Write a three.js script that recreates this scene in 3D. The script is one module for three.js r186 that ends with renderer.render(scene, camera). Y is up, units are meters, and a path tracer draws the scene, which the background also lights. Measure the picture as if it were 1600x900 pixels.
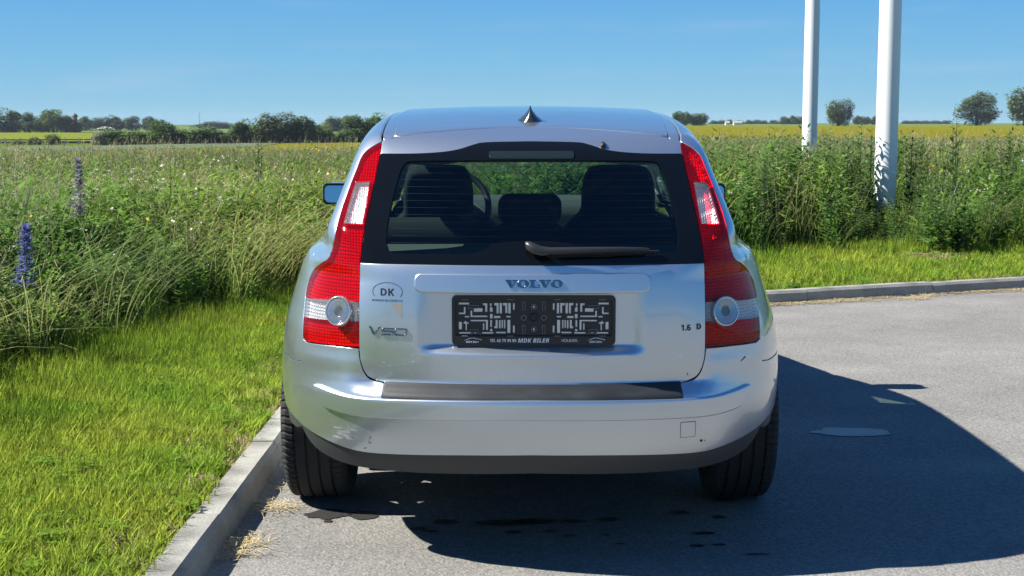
import * as THREE from 'three';
import { mergeGeometries } from 'three/addons/utils/BufferGeometryUtils.js';
import { FontLoader } from 'three/addons/loaders/FontLoader.js';
import { TextGeometry } from 'three/addons/geometries/TextGeometry.js';
import { RoundedBoxGeometry } from 'three/addons/geometries/RoundedBoxGeometry.js';

const scene = new THREE.Scene();
// ---------------------------------------------------------------- camera: eye height 1.36 m, looking slightly down at the back of the car
const camera = new THREE.PerspectiveCamera(23.12, 16 / 9, 0.1, 6000);
camera.position.set(0, 1.36, 0);
camera.rotation.x = THREE.MathUtils.degToRad(-6.714);
scene.add(camera);
const renderer = new THREE.WebGLRenderer({ antialias: true });
renderer.toneMapping = THREE.LinearToneMapping;
const EXPOSURE = 2.3;
renderer.toneMappingExposure = EXPOSURE;
renderer.shadowMap.enabled = true;

// ---------------------------------------------------------------- numbers from a seed, noise
let seedState = 7;
const seed = (n) => { seedState = (n * 2654435761) >>> 0 || 1; };
const rnd = () => { seedState |= 0; seedState = (seedState + 0x6D2B79F5) | 0; let t = Math.imul(seedState ^ (seedState >>> 15), 1 | seedState); t = (t + Math.imul(t ^ (t >>> 7), 61 | t)) ^ t; return ((t ^ (t >>> 14)) >>> 0) / 4294967296; };
const range = (a, b) => a + (b - a) * rnd();
const hash2 = (i, j) => { let h = Math.imul(i, 374761393) + Math.imul(j, 668265263); h = Math.imul(h ^ (h >>> 13), 1274126177); return ((h ^ (h >>> 16)) >>> 0) / 4294967296; };
function noise(x, y, wrap = 0) {
  const i = Math.floor(x), j = Math.floor(y), u = x - i, v = y - j, a = u * u * (3 - 2 * u), b = v * v * (3 - 2 * v);
  const w = (n) => (wrap ? ((n % wrap) + wrap) % wrap : n);
  const h = (p, q) => hash2(w(p), w(q));
  return (h(i, j) * (1 - a) + h(i + 1, j) * a) * (1 - b) + (h(i, j + 1) * (1 - a) + h(i + 1, j + 1) * a) * b;
}
const fbm = (x, y, n = 4, wrap = 0) => { let s = 0, k = 0.5, f = 1; for (let i = 0; i < n; i++) { s += k * noise(x * f + i * 17, y * f + i * 31, wrap ? wrap * f : 0); f *= 2; k /= 2; } return s / (1 - 0.5 ** n); };

// ---------------------------------------------------------------- sky: clear summer blue, a little high cirrus
{
  const w = 2048, h = 1024, data = new Float32Array(w * h * 4);
  const stops = [[0, 0.32, 0.6, 0.765], [1, 0.275, 0.565, 0.775], [2.5, 0.215, 0.515, 0.79], [5, 0.14, 0.43, 0.785], [10, 0.085, 0.32, 0.7], [25, 0.045, 0.19, 0.52], [50, 0.03, 0.125, 0.39], [90, 0.024, 0.1, 0.32]];
  for (let j = 0; j < h; j++) {
    const e = Math.max(0, ((j + 0.5) / h) * 180 - 90);
    let k = 0; while (k < stops.length - 2 && e > stops[k + 1][0]) k++;
    const t = Math.min(1, (e - stops[k][0]) / (stops[k + 1][0] - stops[k][0]));
    for (let i = 0; i < w; i++) {
      const az = (i / w) * Math.PI * 2, o = (j * w + i) * 4;
      const wisp = e > 0.5 ? Math.max(0, fbm(Math.cos(az) * 9 + 40 + e * 0.35, Math.sin(az) * 9 + e * 2.6, 5) - 0.6) * 0.55 : 0;
      for (let c = 0; c < 3; c++) {
        const v = stops[k][c + 1] * (1 - t) + stops[k + 1][c + 1] * t;
        data[o + c] = (v + (0.75 - v) * wisp) / EXPOSURE;
      }
      data[o + 3] = 1;
    }
  }
  const sky = new THREE.DataTexture(data, w, h, THREE.RGBAFormat, THREE.FloatType);
  sky.mapping = THREE.EquirectangularReflectionMapping; sky.magFilter = THREE.LinearFilter; sky.minFilter = THREE.LinearFilter;
  sky.colorSpace = THREE.LinearSRGBColorSpace; sky.needsUpdate = true;
  scene.background = sky; scene.environment = sky;
}
// ---------------------------------------------------------------- sun: from the left, a touch behind the camera, 44 degrees up
const sun = new THREE.DirectionalLight(new THREE.Color(1, 0.955, 0.87), 4.7);
sun.position.set(-10.3, 10, 0.7); sun.target.position.set(0, 0, 0);
sun.castShadow = true;
Object.assign(sun.shadow.camera, { left: -30, right: 30, top: 30, bottom: -30, near: 0.1, far: 80 });
sun.shadow.mapSize.set(4096, 4096);
scene.add(sun, sun.target);

// ---------------------------------------------------------------- helpers
const taken = {};
const numbered = (name) => { taken[name] = (taken[name] ?? -1) + 1; return taken[name] ? `${name}_${String(taken[name]).padStart(3, '0')}` : name; };
function tag(o, label, category, group, kind) {
  if (label) o.userData.label = label;
  if (category) o.userData.category = category;
  if (group) o.userData.group = group;
  if (kind) o.userData.kind = kind;
  return o;
}
function mesh(name, geometry, material, parent = scene) {
  const m = new THREE.Mesh(geometry, material); m.name = parent === scene ? numbered(name) : name; m.castShadow = m.receiveShadow = true; parent.add(m); return m;
}
function thing(name, label, category, group) { const g = new THREE.Group(); g.name = numbered(name); scene.add(g); return tag(g, label, category, group); }
const rgb = (r, g, b) => new THREE.Color().setRGB(r, g, b);
const std = (c, roughness = 0.8, more = {}) => new THREE.MeshStandardMaterial({ color: rgb(...c), roughness, ...more });
const phys = (c, roughness = 0.8, more = {}) => new THREE.MeshPhysicalMaterial({ color: rgb(...c), roughness, ...more });
function texture(n, fill, repeat, srgb = false) {                      // fill(u, v) gives a grey or [r, g, b], 0 to 1
  const d = new Uint8Array(n * n * 4);
  for (let j = 0; j < n; j++) for (let i = 0; i < n; i++) {
    const v = fill(i / n, j / n), o = (j * n + i) * 4;
    for (let c = 0; c < 3; c++) d[o + c] = Math.max(0, Math.min(255, 255 * (v.length ? v[c] : v)));
    d[o + 3] = 255;
  }
  const t = new THREE.DataTexture(d, n, n); t.wrapS = t.wrapT = THREE.RepeatWrapping; t.magFilter = THREE.LinearFilter; t.minFilter = THREE.LinearMipmapLinearFilter; t.generateMipmaps = true;
  t.repeat.set(1 / repeat, 1 / repeat); if (srgb) t.colorSpace = THREE.SRGBColorSpace; t.needsUpdate = true; return t;
}
const mergedOf = (list) => mergeGeometries(list.map((g) => { const n = g.index ? g.toNonIndexed() : g; for (const k of Object.keys(n.attributes)) if (!['position', 'normal', 'uv'].includes(k)) n.deleteAttribute(k); return n; }));

// splits every edge longer than most(middle of the edge), the same way on both sides of it
function refine(points, faces, most) {
  for (let pass = 0; pass < 14; pass++) {
    const mid = new Map(); let cut = false;
    const half = (a, b) => {
      const key = a < b ? a * 1e7 + b : b * 1e7 + a;
      if (mid.has(key)) return mid.get(key);
      const p = points[a], q = points[b], m = [(p[0] + q[0]) / 2, (p[1] + q[1]) / 2];
      let id = -1;
      if (Math.hypot(p[0] - q[0], p[1] - q[1]) > most(m[0], m[1])) { id = points.length; points.push(m); cut = true; }
      mid.set(key, id); return id;
    };
    const next = [];
    for (const [a, b, c] of faces) {
      const x = half(a, b), y = half(b, c), z = half(c, a), n = (x >= 0) + (y >= 0) + (z >= 0);
      if (n === 0) next.push([a, b, c]);
      else if (n === 3) next.push([a, x, z], [x, b, y], [z, y, c], [x, y, z]);
      else if (n === 1) { if (x >= 0) next.push([a, x, c], [x, b, c]); else if (y >= 0) next.push([a, b, y], [a, y, c]); else next.push([a, b, z], [z, b, c]); }
      else if (x < 0) next.push([a, b, y], [a, y, z], [z, y, c]);
      else if (y < 0) next.push([a, x, z], [x, b, z], [z, b, c]);
      else next.push([x, b, y], [a, x, y], [a, y, c]);
    }
    faces = next;
    if (!cut) break;
  }
  return faces;
}
const turnCCW = (c) => (THREE.ShapeUtils.isClockWise(c.map((p) => new THREE.Vector2(...p))) ? c.slice().reverse() : c);
function triangulate(contour, holes = []) {
  const v = (l) => l.map((p) => new THREE.Vector2(p[0], p[1]));
  return THREE.ShapeUtils.triangulateShape(v(contour), holes.map(v));
}
// a sheet on the ground inside an outline of [x, z], lifted to height(x, z)
function sheet(outline, height, most, uvScale = 1) {
  const pts = turnCCW(outline).map((p) => p.slice());
  const faces = refine(pts, triangulate(pts), most);
  const pos = [], uv = [], idx = [];
  for (const [x, z] of pts) { pos.push(x, height(x, z), z); uv.push(x * uvScale, z * uvScale); }
  for (const [a, b, c] of faces) idx.push(a, c, b);
  const g = new THREE.BufferGeometry();
  g.setAttribute('position', new THREE.Float32BufferAttribute(pos, 3)); g.setAttribute('uv', new THREE.Float32BufferAttribute(uv, 2)); g.setIndex(idx);
  g.computeVertexNormals(); return g;
}
// ---------------------------------------------------------------- land
const landHeight = (x, z) => {
  const d = Math.hypot(x, z), a = x / Math.max(d, 1), s = Math.min(1, Math.max(0, (a + 0.12) / 0.22)), side = -5 + 4 * s * s * (3 - 2 * s);
  const t = d < 20 ? 0 : d < 45 ? 0.1 * ((d - 20) / 25) ** 1.5 : d < 120 ? 0.1 + 0.5 * ((d - 45) / 75) : d < 260 ? 0.6 + 0.4 * Math.sin(((d - 120) / 140) * Math.PI / 2) : 1;
  return 0.065 + side * t;
};
// kerb: straight beside the car, a bend in front of it, then away to the right
const KX = -0.925, KW = 0.118, KH = 0.095, RD = [0.917, -0.399];
const bendStart = -7.9;
const kerbPath = (() => {                              // points of the road-side foot of the kerb
  const rad = 1.5, ang = Math.atan2(0.917, 0.399);     // turns from (0,-1) to RD
  const turn = Math.acos(0.399), pts = [];
  const c = [KX + rad, 0];                             // centre x; z from the tangent to the right-hand line
  // right-hand line passes (1.9, -10.47); its normal towards the road
  const nx = 0.399, nz = 0.917;
  c[1] = (rad + nx * 1.9 + nz * -10.47 - nx * c[0]) / nz;
  pts.push([-60, 6], [-20, 3.9], [-8, 2.0], [-4.6, 0.9], [-3.0, 0.05], [-2.0, -0.75], [-1.38, -1.5], [-1.03, -2.25]); for (let z = -2.9; z > c[1]; z -= 0.5) pts.push([KX, z]);
  for (let i = 0; i <= 12; i++) { const a = Math.PI - (turn * i) / 12 ; pts.push([c[0] + rad * Math.cos(a), c[1] - rad * Math.sin(a)]); }
  const e = pts[pts.length - 1]; for (let s = 1; s < 60; s += 1.5) pts.push([e[0] + RD[0] * s, e[1] + RD[1] * s]);
  return pts;
})();
const offsetPath = (path, d) => path.map((p, i) => {   // moved away from the road
  const a = path[Math.max(0, i - 1)], b = path[Math.min(path.length - 1, i + 1)], tx = b[0] - a[0], tz = b[1] - a[1], l = Math.hypot(tx, tz);
  return [p[0] + (tz / l) * d, p[1] - (tx / l) * d];
});
const kerbLengths = (() => { const l = [0]; for (let i = 1; i < kerbPath.length; i++) l.push(l[i - 1] + Math.hypot(kerbPath[i][0] - kerbPath[i - 1][0], kerbPath[i][1] - kerbPath[i - 1][1])); return l; })();
function kerbAt(s) {
  let i = 0; while (i < kerbLengths.length - 2 && s > kerbLengths[i + 1]) i++;
  const a = kerbPath[i], b = kerbPath[i + 1], t = (s - kerbLengths[i]) / (kerbLengths[i + 1] - kerbLengths[i]), dx = b[0] - a[0], dz = b[1] - a[1], l = Math.hypot(dx, dz);
  return { x: a[0] + dx * t, z: a[1] + dz * t, tx: dx / l, tz: dz / l };
}
const roadSide = (x, z) => {                           // signed distance from the kerb's foot, positive on the grass
  let best = 1e9, sign = 1;
  for (let i = 1; i < kerbPath.length; i++) {
    const a = kerbPath[i - 1], b = kerbPath[i], dx = b[0] - a[0], dz = b[1] - a[1], t = Math.min(1, Math.max(0, ((x - a[0]) * dx + (z - a[1]) * dz) / (dx * dx + dz * dz)));
    const px = x - a[0] - dx * t, pz = z - a[1] - dz * t, d = Math.hypot(px, pz);
    if (d < best) { best = d; sign = px * dz - pz * dx > 0 ? 1 : -1; }
  }
  return best * sign;
};
// asphalt
const asphaltTone = (u, v) => {
  const w = 4, coarse = fbm(u * 6, v * 6, 4, 6), grain = fbm(u * 260, v * 260, 2, 260), speck = noise(u * 520, v * 520, 520);
  const g = 0.47 + 0.09 * (coarse - 0.5) + 0.17 * (grain - 0.5) + (speck > 0.94 ? 0.12 : speck < 0.06 ? -0.1 : 0);
  return [g * 1.015, g, g * 0.965];
};
const asphaltColor = texture(1024, asphaltTone, 2.2, true);
const asphaltBump = texture(1024, (u, v) => 0.5 * fbm(u * 260, v * 260, 2, 260) + 0.5 * noise(u * 420, v * 420, 420), 2.2);
const asphaltMaterial = std([1, 1, 1], 0.9, { map: asphaltColor, bumpMap: asphaltBump, bumpScale: 0.004 });
{
  const out = offsetPath(kerbPath, 0.03), last = out[out.length - 1];
  const g = sheet([...out, [90, last[1] - 10], [90, 30], [-60, 30]], () => 0, (x, z) => 4 + 0.2 * Math.hypot(x, z));
  tag(mesh('asphalt', g, asphaltMaterial), 'grey sunlit asphalt of the parking area with fine stone grain', 'asphalt', null, 'structure');
}
// grass land on the other side of the kerb, out to the horizon; the plain behind the camera
const soilColor = texture(512, (u, v) => { const n = fbm(u * 8, v * 8, 5, 8), k = fbm(u * 60, v * 60, 3, 60); return [0.24 + 0.2 * n + 0.1 * k, 0.32 + 0.18 * n + 0.1 * k, 0.1 + 0.08 * n]; }, 3, true);
const soilMaterial = phys([0.75, 0.72, 0.7], 1, { map: soilColor, specularIntensity: 0 });
{
  const back = offsetPath(kerbPath, KW - 0.02), last = back[back.length - 1];
  const g = sheet([...back, [90, last[1] - 10], [3500, last[1] - 10], [3500, -3500], [-3500, -3500], [-3500, 6]], landHeight, (x, z) => 0.5 + 0.09 * Math.hypot(x, z));
  tag(mesh('grassland', g, soilMaterial), 'green grassland rolling away behind the kerb to the horizon', 'grassland', null, 'structure');
  const g2 = sheet([[-3500, 6.2], [3500, 6.2], [3500, 3500], [-3500, 3500]], () => -0.04, () => 400);
  tag(mesh('open_land', g2, phys([0.035, 0.05, 0.018], 1, { specularIntensity: 0 })), 'open green land behind the parking area', 'land', null, 'structure');
}
// kerb stones, each its own piece
const concreteColor = texture(512, (u, v) => { const n = fbm(u * 10, v * 10, 5, 10), k = noise(u * 200, v * 200, 200), d = fbm(u * 3 + 5, v * 3, 3, 3), g = 0.64 + 0.16 * (n - 0.5) + 0.1 * (k - 0.5) - Math.max(0, d - 0.6) * 0.5; return [g * 1.01, g, g * 0.955]; }, 0.8, true);
const concreteBump = texture(512, (u, v) => 0.6 * fbm(u * 120, v * 120, 3, 120) + 0.4 * fbm(u * 14, v * 14, 3, 14), 0.8);
const kerbMaterials = [[0.74, 0.74, 0.73], [0.69, 0.69, 0.68], [0.77, 0.765, 0.75]].map((c) => std(c, 0.92, { map: concreteColor, bumpMap: concreteBump, bumpScale: 0.003 }));
{
  const kerb = thing('kerb', 'pale concrete kerb of chamfered stones edging the asphalt', 'kerb');
  const profile = [[0, -0.1], [0.004, 0.02], [0.012, KH - 0.02], [0.03, KH], [KW - 0.006, KH], [KW, KH - 0.006], [KW, -0.1]];
  seed(3);
  // joints: 1.06 m apart beside the car, 1.2 m beyond the bend
  let zero = 0;
  const bend = kerbLengths[kerbPath.findIndex((p) => p[0] > KX + 1e-6) - 1];
  zero = kerbLengths[8]; while (kerbAt(zero).z > -4.464) zero += 0.002;
  let s = zero - 8 * 1.06, n = 0;
  let firstRight = bend; while (kerbAt(firstRight).x < 2.25) firstRight += 0.005;
  while (s < firstRight + 14.5) {
    const len = s < bend - 0.6 ? 1.06 : 1.2;
    const lead = s < firstRight && s + len > firstRight - 0.45 ? firstRight - s : len;
    const a = s + 0.003, b = s + lead - 0.003, pos = [], uv = [], idx = [], steps = 4, lift = range(-0.004, 0.004), push = range(-0.003, 0.003);
    for (let i = 0; i <= steps; i++) {
      const at = kerbAt(a + ((b - a) * i) / steps), end = i === 0 || i === steps ? 0.002 : 0;
      let run = 0;
      profile.forEach(([o, y], k) => {
        if (k) run += Math.hypot(o - profile[k - 1][0], y - profile[k - 1][1]);
        const oo = o + push + (k < 3 ? end : -0) ;
        pos.push(at.x + at.tz * oo, y + lift - (y > 0.05 ? end : 0), at.z - at.tx * oo); uv.push(a + ((b - a) * i) / steps, run);
      });
    }
    const m = profile.length;
    for (let i = 0; i < steps; i++) for (let k = 0; k < m - 1; k++) { const p = i * m + k; idx.push(p, p + 1, p + m, p + 1, p + m + 1, p + m); }
    for (const e of [0, steps]) for (let k = 1; k < m - 1; k++) idx.push(...(e ? [e * m, e * m + k, e * m + k + 1] : [0, k + 1, k]));
    let g = new THREE.BufferGeometry(); g.setAttribute('position', new THREE.Float32BufferAttribute(pos, 3)); g.setAttribute('uv', new THREE.Float32BufferAttribute(uv, 2)); g.setIndex(idx);
    g = g.toNonIndexed(); g.computeVertexNormals();
    mesh('kerb_stone', g, kerbMaterials[n++ % 3], kerb); s += lead;
  }
}
// ---------------------------------------------------------------- car body surface
// car axes: x to the right, y up, z to the rear, origin on the ground under the rear axle
const clamp = (v, a, b) => Math.min(b, Math.max(a, v));
const smooth = (a, b, v) => { const t = clamp((v - a) / (b - a), 0, 1); return t * t * (3 - 2 * t); };
function curve(pts) {                       // monotone cubic through [x, y] pairs
  const n = pts.length, xs = pts.map((p) => p[0]), ys = pts.map((p) => p[1]), d = [], m = [];
  for (let i = 0; i < n - 1; i++) d.push((ys[i + 1] - ys[i]) / (xs[i + 1] - xs[i]));
  for (let i = 0; i < n; i++) m.push(i === 0 ? d[0] : i === n - 1 ? d[n - 2] : d[i - 1] * d[i] <= 0 ? 0 : (2 * d[i - 1] * d[i]) / (d[i - 1] + d[i]));
  return (x) => {
    if (x <= xs[0]) return ys[0] + m[0] * (x - xs[0]);
    if (x >= xs[n - 1]) return ys[n - 1] + m[n - 1] * (x - xs[n - 1]);
    let i = 0; while (x > xs[i + 1]) i++;
    const h = xs[i + 1] - xs[i], t = (x - xs[i]) / h, t2 = t * t, t3 = t2 * t;
    return (2 * t3 - 3 * t2 + 1) * ys[i] + (t3 - 2 * t2 + t) * h * m[i] + (3 * t2 - 2 * t3) * ys[i + 1] + (t3 - t2) * h * m[i + 1];
  };
}
const halfWidth = curve([[0.15, 0.775], [0.3, 0.832], [0.4, 0.85], [0.52, 0.86], [0.62, 0.857], [0.7, 0.845], [0.78, 0.821], [0.85, 0.798], [0.89, 0.785], [0.93, 0.765], [0.96, 0.735], [0.985, 0.712], [1.02, 0.694], [1.1, 0.661], [1.2, 0.619], [1.3, 0.579], [1.38, 0.548], [1.45, 0.52]]);
const rearLine = curve([[0.15, 0.82], [0.3, 0.915], [0.35, 0.945], [0.4, 0.966], [0.45, 0.98], [0.5, 0.988], [0.53, 0.99], [0.546, 0.985], [0.56, 0.97], [0.59, 0.939], [0.62, 0.939], [0.7, 0.9415], [0.75, 0.941], [0.8, 0.938], [0.85, 0.932], [0.9, 0.9235], [0.94, 0.913], [0.97, 0.899], [1.0, 0.885], [1.1, 0.815], [1.2, 0.738], [1.27, 0.68], [1.32, 0.635], [1.42, 0.54]]);
const cornerLine = curve([[0.15, 0.82], [0.3, 0.915], [0.35, 0.945], [0.4, 0.966], [0.45, 0.98], [0.5, 0.988], [0.535, 0.989], [0.555, 0.984], [0.58, 0.972], [0.61, 0.957], [0.64, 0.948], [0.67, 0.943], [0.7, 0.9415]]);
const rearBow = curve([[0.2, 0.36], [0.55, 0.34], [0.65, 0.26], [0.9, 0.24], [1.0, 0.28], [1.3, 0.34]]);
const roofLine = curve([[-3.62, 0.3], [-3.56, 0.58], [-3.5, 0.68], [-3.3, 0.79], [-3.0, 0.865], [-2.72, 0.915], [-2.6, 0.95], [-2.35, 1.09], [-2.0, 1.275], [-1.8, 1.355], [-1.6, 1.403], [-1.3, 1.427], [-1.0, 1.43], [-0.6, 1.424], [-0.2, 1.408], [0.2, 1.378], [0.45, 1.348], [0.62, 1.314], [0.8, 1.27]]);
const smax = (a, b, k) => { const h = Math.max(k - Math.abs(a - b), 0) / k; return Math.max(a, b) + h * h * k * 0.25; };
function F(x, y, z) {
  const ax = Math.abs(x), lower = 1 - smooth(0.88, 1.05, y);
  let w = halfWidth(y) - 0.085 * (1 - lower) * Math.max(0, z + 0.1) ** 2 - 0.36 * lower * Math.max(0, z - 0.12) ** 2 - 0.045 * Math.max(0, -1.5 - z) ** 2;
  const side = (ax - w) * 0.95;
  const roof = (y - roofLine(z) + 0.055 * ax * ax) * 0.95;
  const corner = y < 0.7 ? smooth(0.47, 0.57, ax) : 0;
  const rear = z - (corner ? rearLine(y) + (cornerLine(y) - rearLine(y)) * corner : rearLine(y)) + rearBow(y) * ax * ax;
  return smax(smax(side, roof, 0.07), rear, 0.07 + 0.09 * lower);
}
function gradient(x, y, z) {
  const e = 1e-3, g = new THREE.Vector3(F(x + e, y, z) - F(x - e, y, z), F(x, y + e, z) - F(x, y - e, z), F(x, y, z + e) - F(x, y, z - e));
  return g.normalize();
}
function shoot(ox, oy, oz, dx, dy, dz, t0, t1) {
  for (let i = 0; i < 34; i++) { const t = (t0 + t1) / 2; if (F(ox + dx * t, oy + dy * t, oz + dz * t) < 0) t0 = t; else t1 = t; }
  const t = (t0 + t1) / 2; return [ox + dx * t, oy + dy * t, oz + dz * t];
}
// four ways to lay a flat outline on the surface; u and v are about metres
const PZ = -0.3, CY = 0.85, PS = 0.95, CS = 0.55;
const onRear = (x, y) => shoot(x, y, 0.1, 0, 0, 1, 0, 1.2);
const onPolar = (u, y) => { const f = u / PS; return shoot(0, y, PZ, Math.sin(f), 0, Math.cos(f), 0.05, 2); };
const onSide = (z, y) => shoot(0, y, z, 1, 0, 0, 0, 1.4);
const onCylinder = (u, z) => { const f = u / CS; return shoot(0, CY, z, Math.sin(f), Math.cos(f), 0, 0.01, 1.4); };
const toPolar = ([x, y, z]) => [Math.atan2(x, z - PZ) * PS, y];
const toCylinder = ([x, y, z]) => [Math.atan2(x, y - CY) * CS, z];
const onTop = (x, z) => shoot(x, 0.3, z, 0, 1, 0, 0, 1.4);
const onFront = (x, y) => shoot(x, y, -2.6, 0, 0, -1, 0, 1.4);
const mirror = (pts) => pts.map(([x, ...r]) => [-x, ...r]);
const both = (half) => [...half, ...mirror(half).reverse()];           // right half, bottom to top or top to bottom, then its mirror image
function spline(pts, step = 0.02) {
  const c = new THREE.SplineCurve(pts.map((p) => new THREE.Vector2(...p))), n = Math.max(2, Math.ceil(c.getLength() / step));
  return c.getSpacedPoints(n).map((p) => [p.x, p.y]);
}
function densify(loop, step) {
  const out = [];
  loop.forEach((p, i) => { const q = loop[(i + 1) % loop.length], n = Math.max(1, Math.ceil(Math.hypot(q[0] - p[0], q[1] - p[1]) / step)); for (let k = 0; k < n; k++) out.push([p[0] + ((q[0] - p[0]) * k) / n, p[1] + ((q[1] - p[1]) * k) / n]); });
  return out.filter((p, i) => { const q = out[(i + 1) % out.length]; return Math.hypot(p[0] - q[0], p[1] - q[1]) > 1e-5; });
}
function roundedRect(x0, y0, x1, y1, r, n = 5) {
  const out = [];
  for (const [cx, cy, a] of [[x1 - r, y1 - r, 0], [x0 + r, y1 - r, 1], [x0 + r, y0 + r, 2], [x1 - r, y0 + r, 3]]) for (let i = 0; i <= n; i++) { const t = ((a + i / n) * Math.PI) / 2; out.push([cx + r * Math.cos(t), cy + r * Math.sin(t)]); }
  return out;
}
const circle = (cx, cy, r, n = 28) => Array.from({ length: n }, (_, i) => [cx + r * Math.cos((i / n) * Math.PI * 2), cy + r * Math.sin((i / n) * Math.PI * 2)]);
// a panel of the car: an outline laid on the body, lifted by offset, with a rounded rim that turns inwards
function panel(map, outline, { holes = [], offset = 0, skirt = 0.016, bevel = 0.0025, edge = 0.03, carve = null, tilt = null } = {}) {
  const loops = [turnCCW(densify(outline, edge)), ...holes.map((h) => turnCCW(densify(h, edge)).slice().reverse())];
  const pts = loops.flat().map((p) => p.slice());
  const faces = refine(pts, triangulate(loops[0], loops.slice(1)), () => edge * 1.05);
  const bare = (u, v) => { const p = map(u, v); return carve ? carve(p, u, v) : p; };
  const normalAt = (u, v, p) => {
    if (!carve) return gradient(...p);
    const e = 0.0015, a = bare(u + e, v), b = bare(u - e, v), c = bare(u, v + e), d = bare(u, v - e);
    const n = new THREE.Vector3(a[0] - b[0], a[1] - b[1], a[2] - b[2]).cross(new THREE.Vector3(c[0] - d[0], c[1] - d[1], c[2] - d[2])).normalize();
    return n.dot(gradient(...p)) < 0 ? n.negate() : n;
  };
  const pos = [], nor = [], uv = [], idx = [], P = [];
  const add = (u, v, h, n, p) => { pos.push(p[0] + n.x * h, p[1] + n.y * h, p[2] + n.z * h); uv.push(u, v); return pos.length / 3 - 1; };
  for (const [u, v] of pts) { const p = bare(u, v), n = normalAt(u, v, p); P.push({ p, n }); add(u, v, offset, n, p); nor.push(n.x, n.y, n.z); }
  for (const [a, b, c] of faces) {                                       // wind every face outwards
    const A = new THREE.Vector3(...P[a].p), n = new THREE.Vector3(...P[b].p).sub(A).cross(new THREE.Vector3(...P[c].p).sub(A));
    if (n.dot(P[a].n) >= 0) idx.push(a, b, c); else idx.push(a, c, b);
  }
  if (skirt !== 0) {
    let start = 0;
    for (const loop of loops) {
      const m = loop.length, rows = [];
      for (let i = 0; i < m; i++) {
        const [u, v] = loop[i], q = loop[(i + 1) % m], o = loop[(i + m - 1) % m], tx = q[0] - o[0], ty = q[1] - o[1], l = Math.hypot(tx, ty) || 1, uo = u + (ty / l) * bevel, vo = v - (tx / l) * bevel;
        const p = bare(uo, vo), n = P[start + i].n, out = new THREE.Vector3(p[0] - P[start + i].p[0], p[1] - P[start + i].p[1], p[2] - P[start + i].p[2]);
        out.addScaledVector(n, -out.dot(n)).normalize();
        const mid = n.clone().multiplyScalar(0.5).add(out).normalize();
        rows.push([start + i, add(uo, vo, offset - bevel, n, p)]); nor.push(mid.x, mid.y, mid.z);
        rows[i].push(add(uo, vo, offset - bevel - 0.001, n, p)); nor.push(out.x, out.y, out.z);
        rows[i].push(add(uo, vo, offset - skirt, n, p)); nor.push(out.x, out.y, out.z);
      }
      for (let i = 0; i < m; i++) for (let k = 0; k < 3; k++) {
        const a = rows[i][k], b = rows[i][k + 1], c = rows[(i + 1) % m][k], d = rows[(i + 1) % m][k + 1];
        const V = (j) => new THREE.Vector3(pos[3 * j], pos[3 * j + 1], pos[3 * j + 2]), n = V(c).sub(V(a)).cross(V(b).sub(V(a)));
        if (n.x * nor[3 * b] + n.y * nor[3 * b + 1] + n.z * nor[3 * b + 2] >= 0) idx.push(a, c, b, c, d, b); else idx.push(a, b, c, c, b, d);
      }
      start += m;
    }
  }
  const g = new THREE.BufferGeometry();
  g.setAttribute('position', new THREE.Float32BufferAttribute(pos, 3)); g.setAttribute('normal', new THREE.Float32BufferAttribute(nor, 3)); g.setAttribute('uv', new THREE.Float32BufferAttribute(uv, 2)); g.setIndex(idx);
  return g;
}
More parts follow.
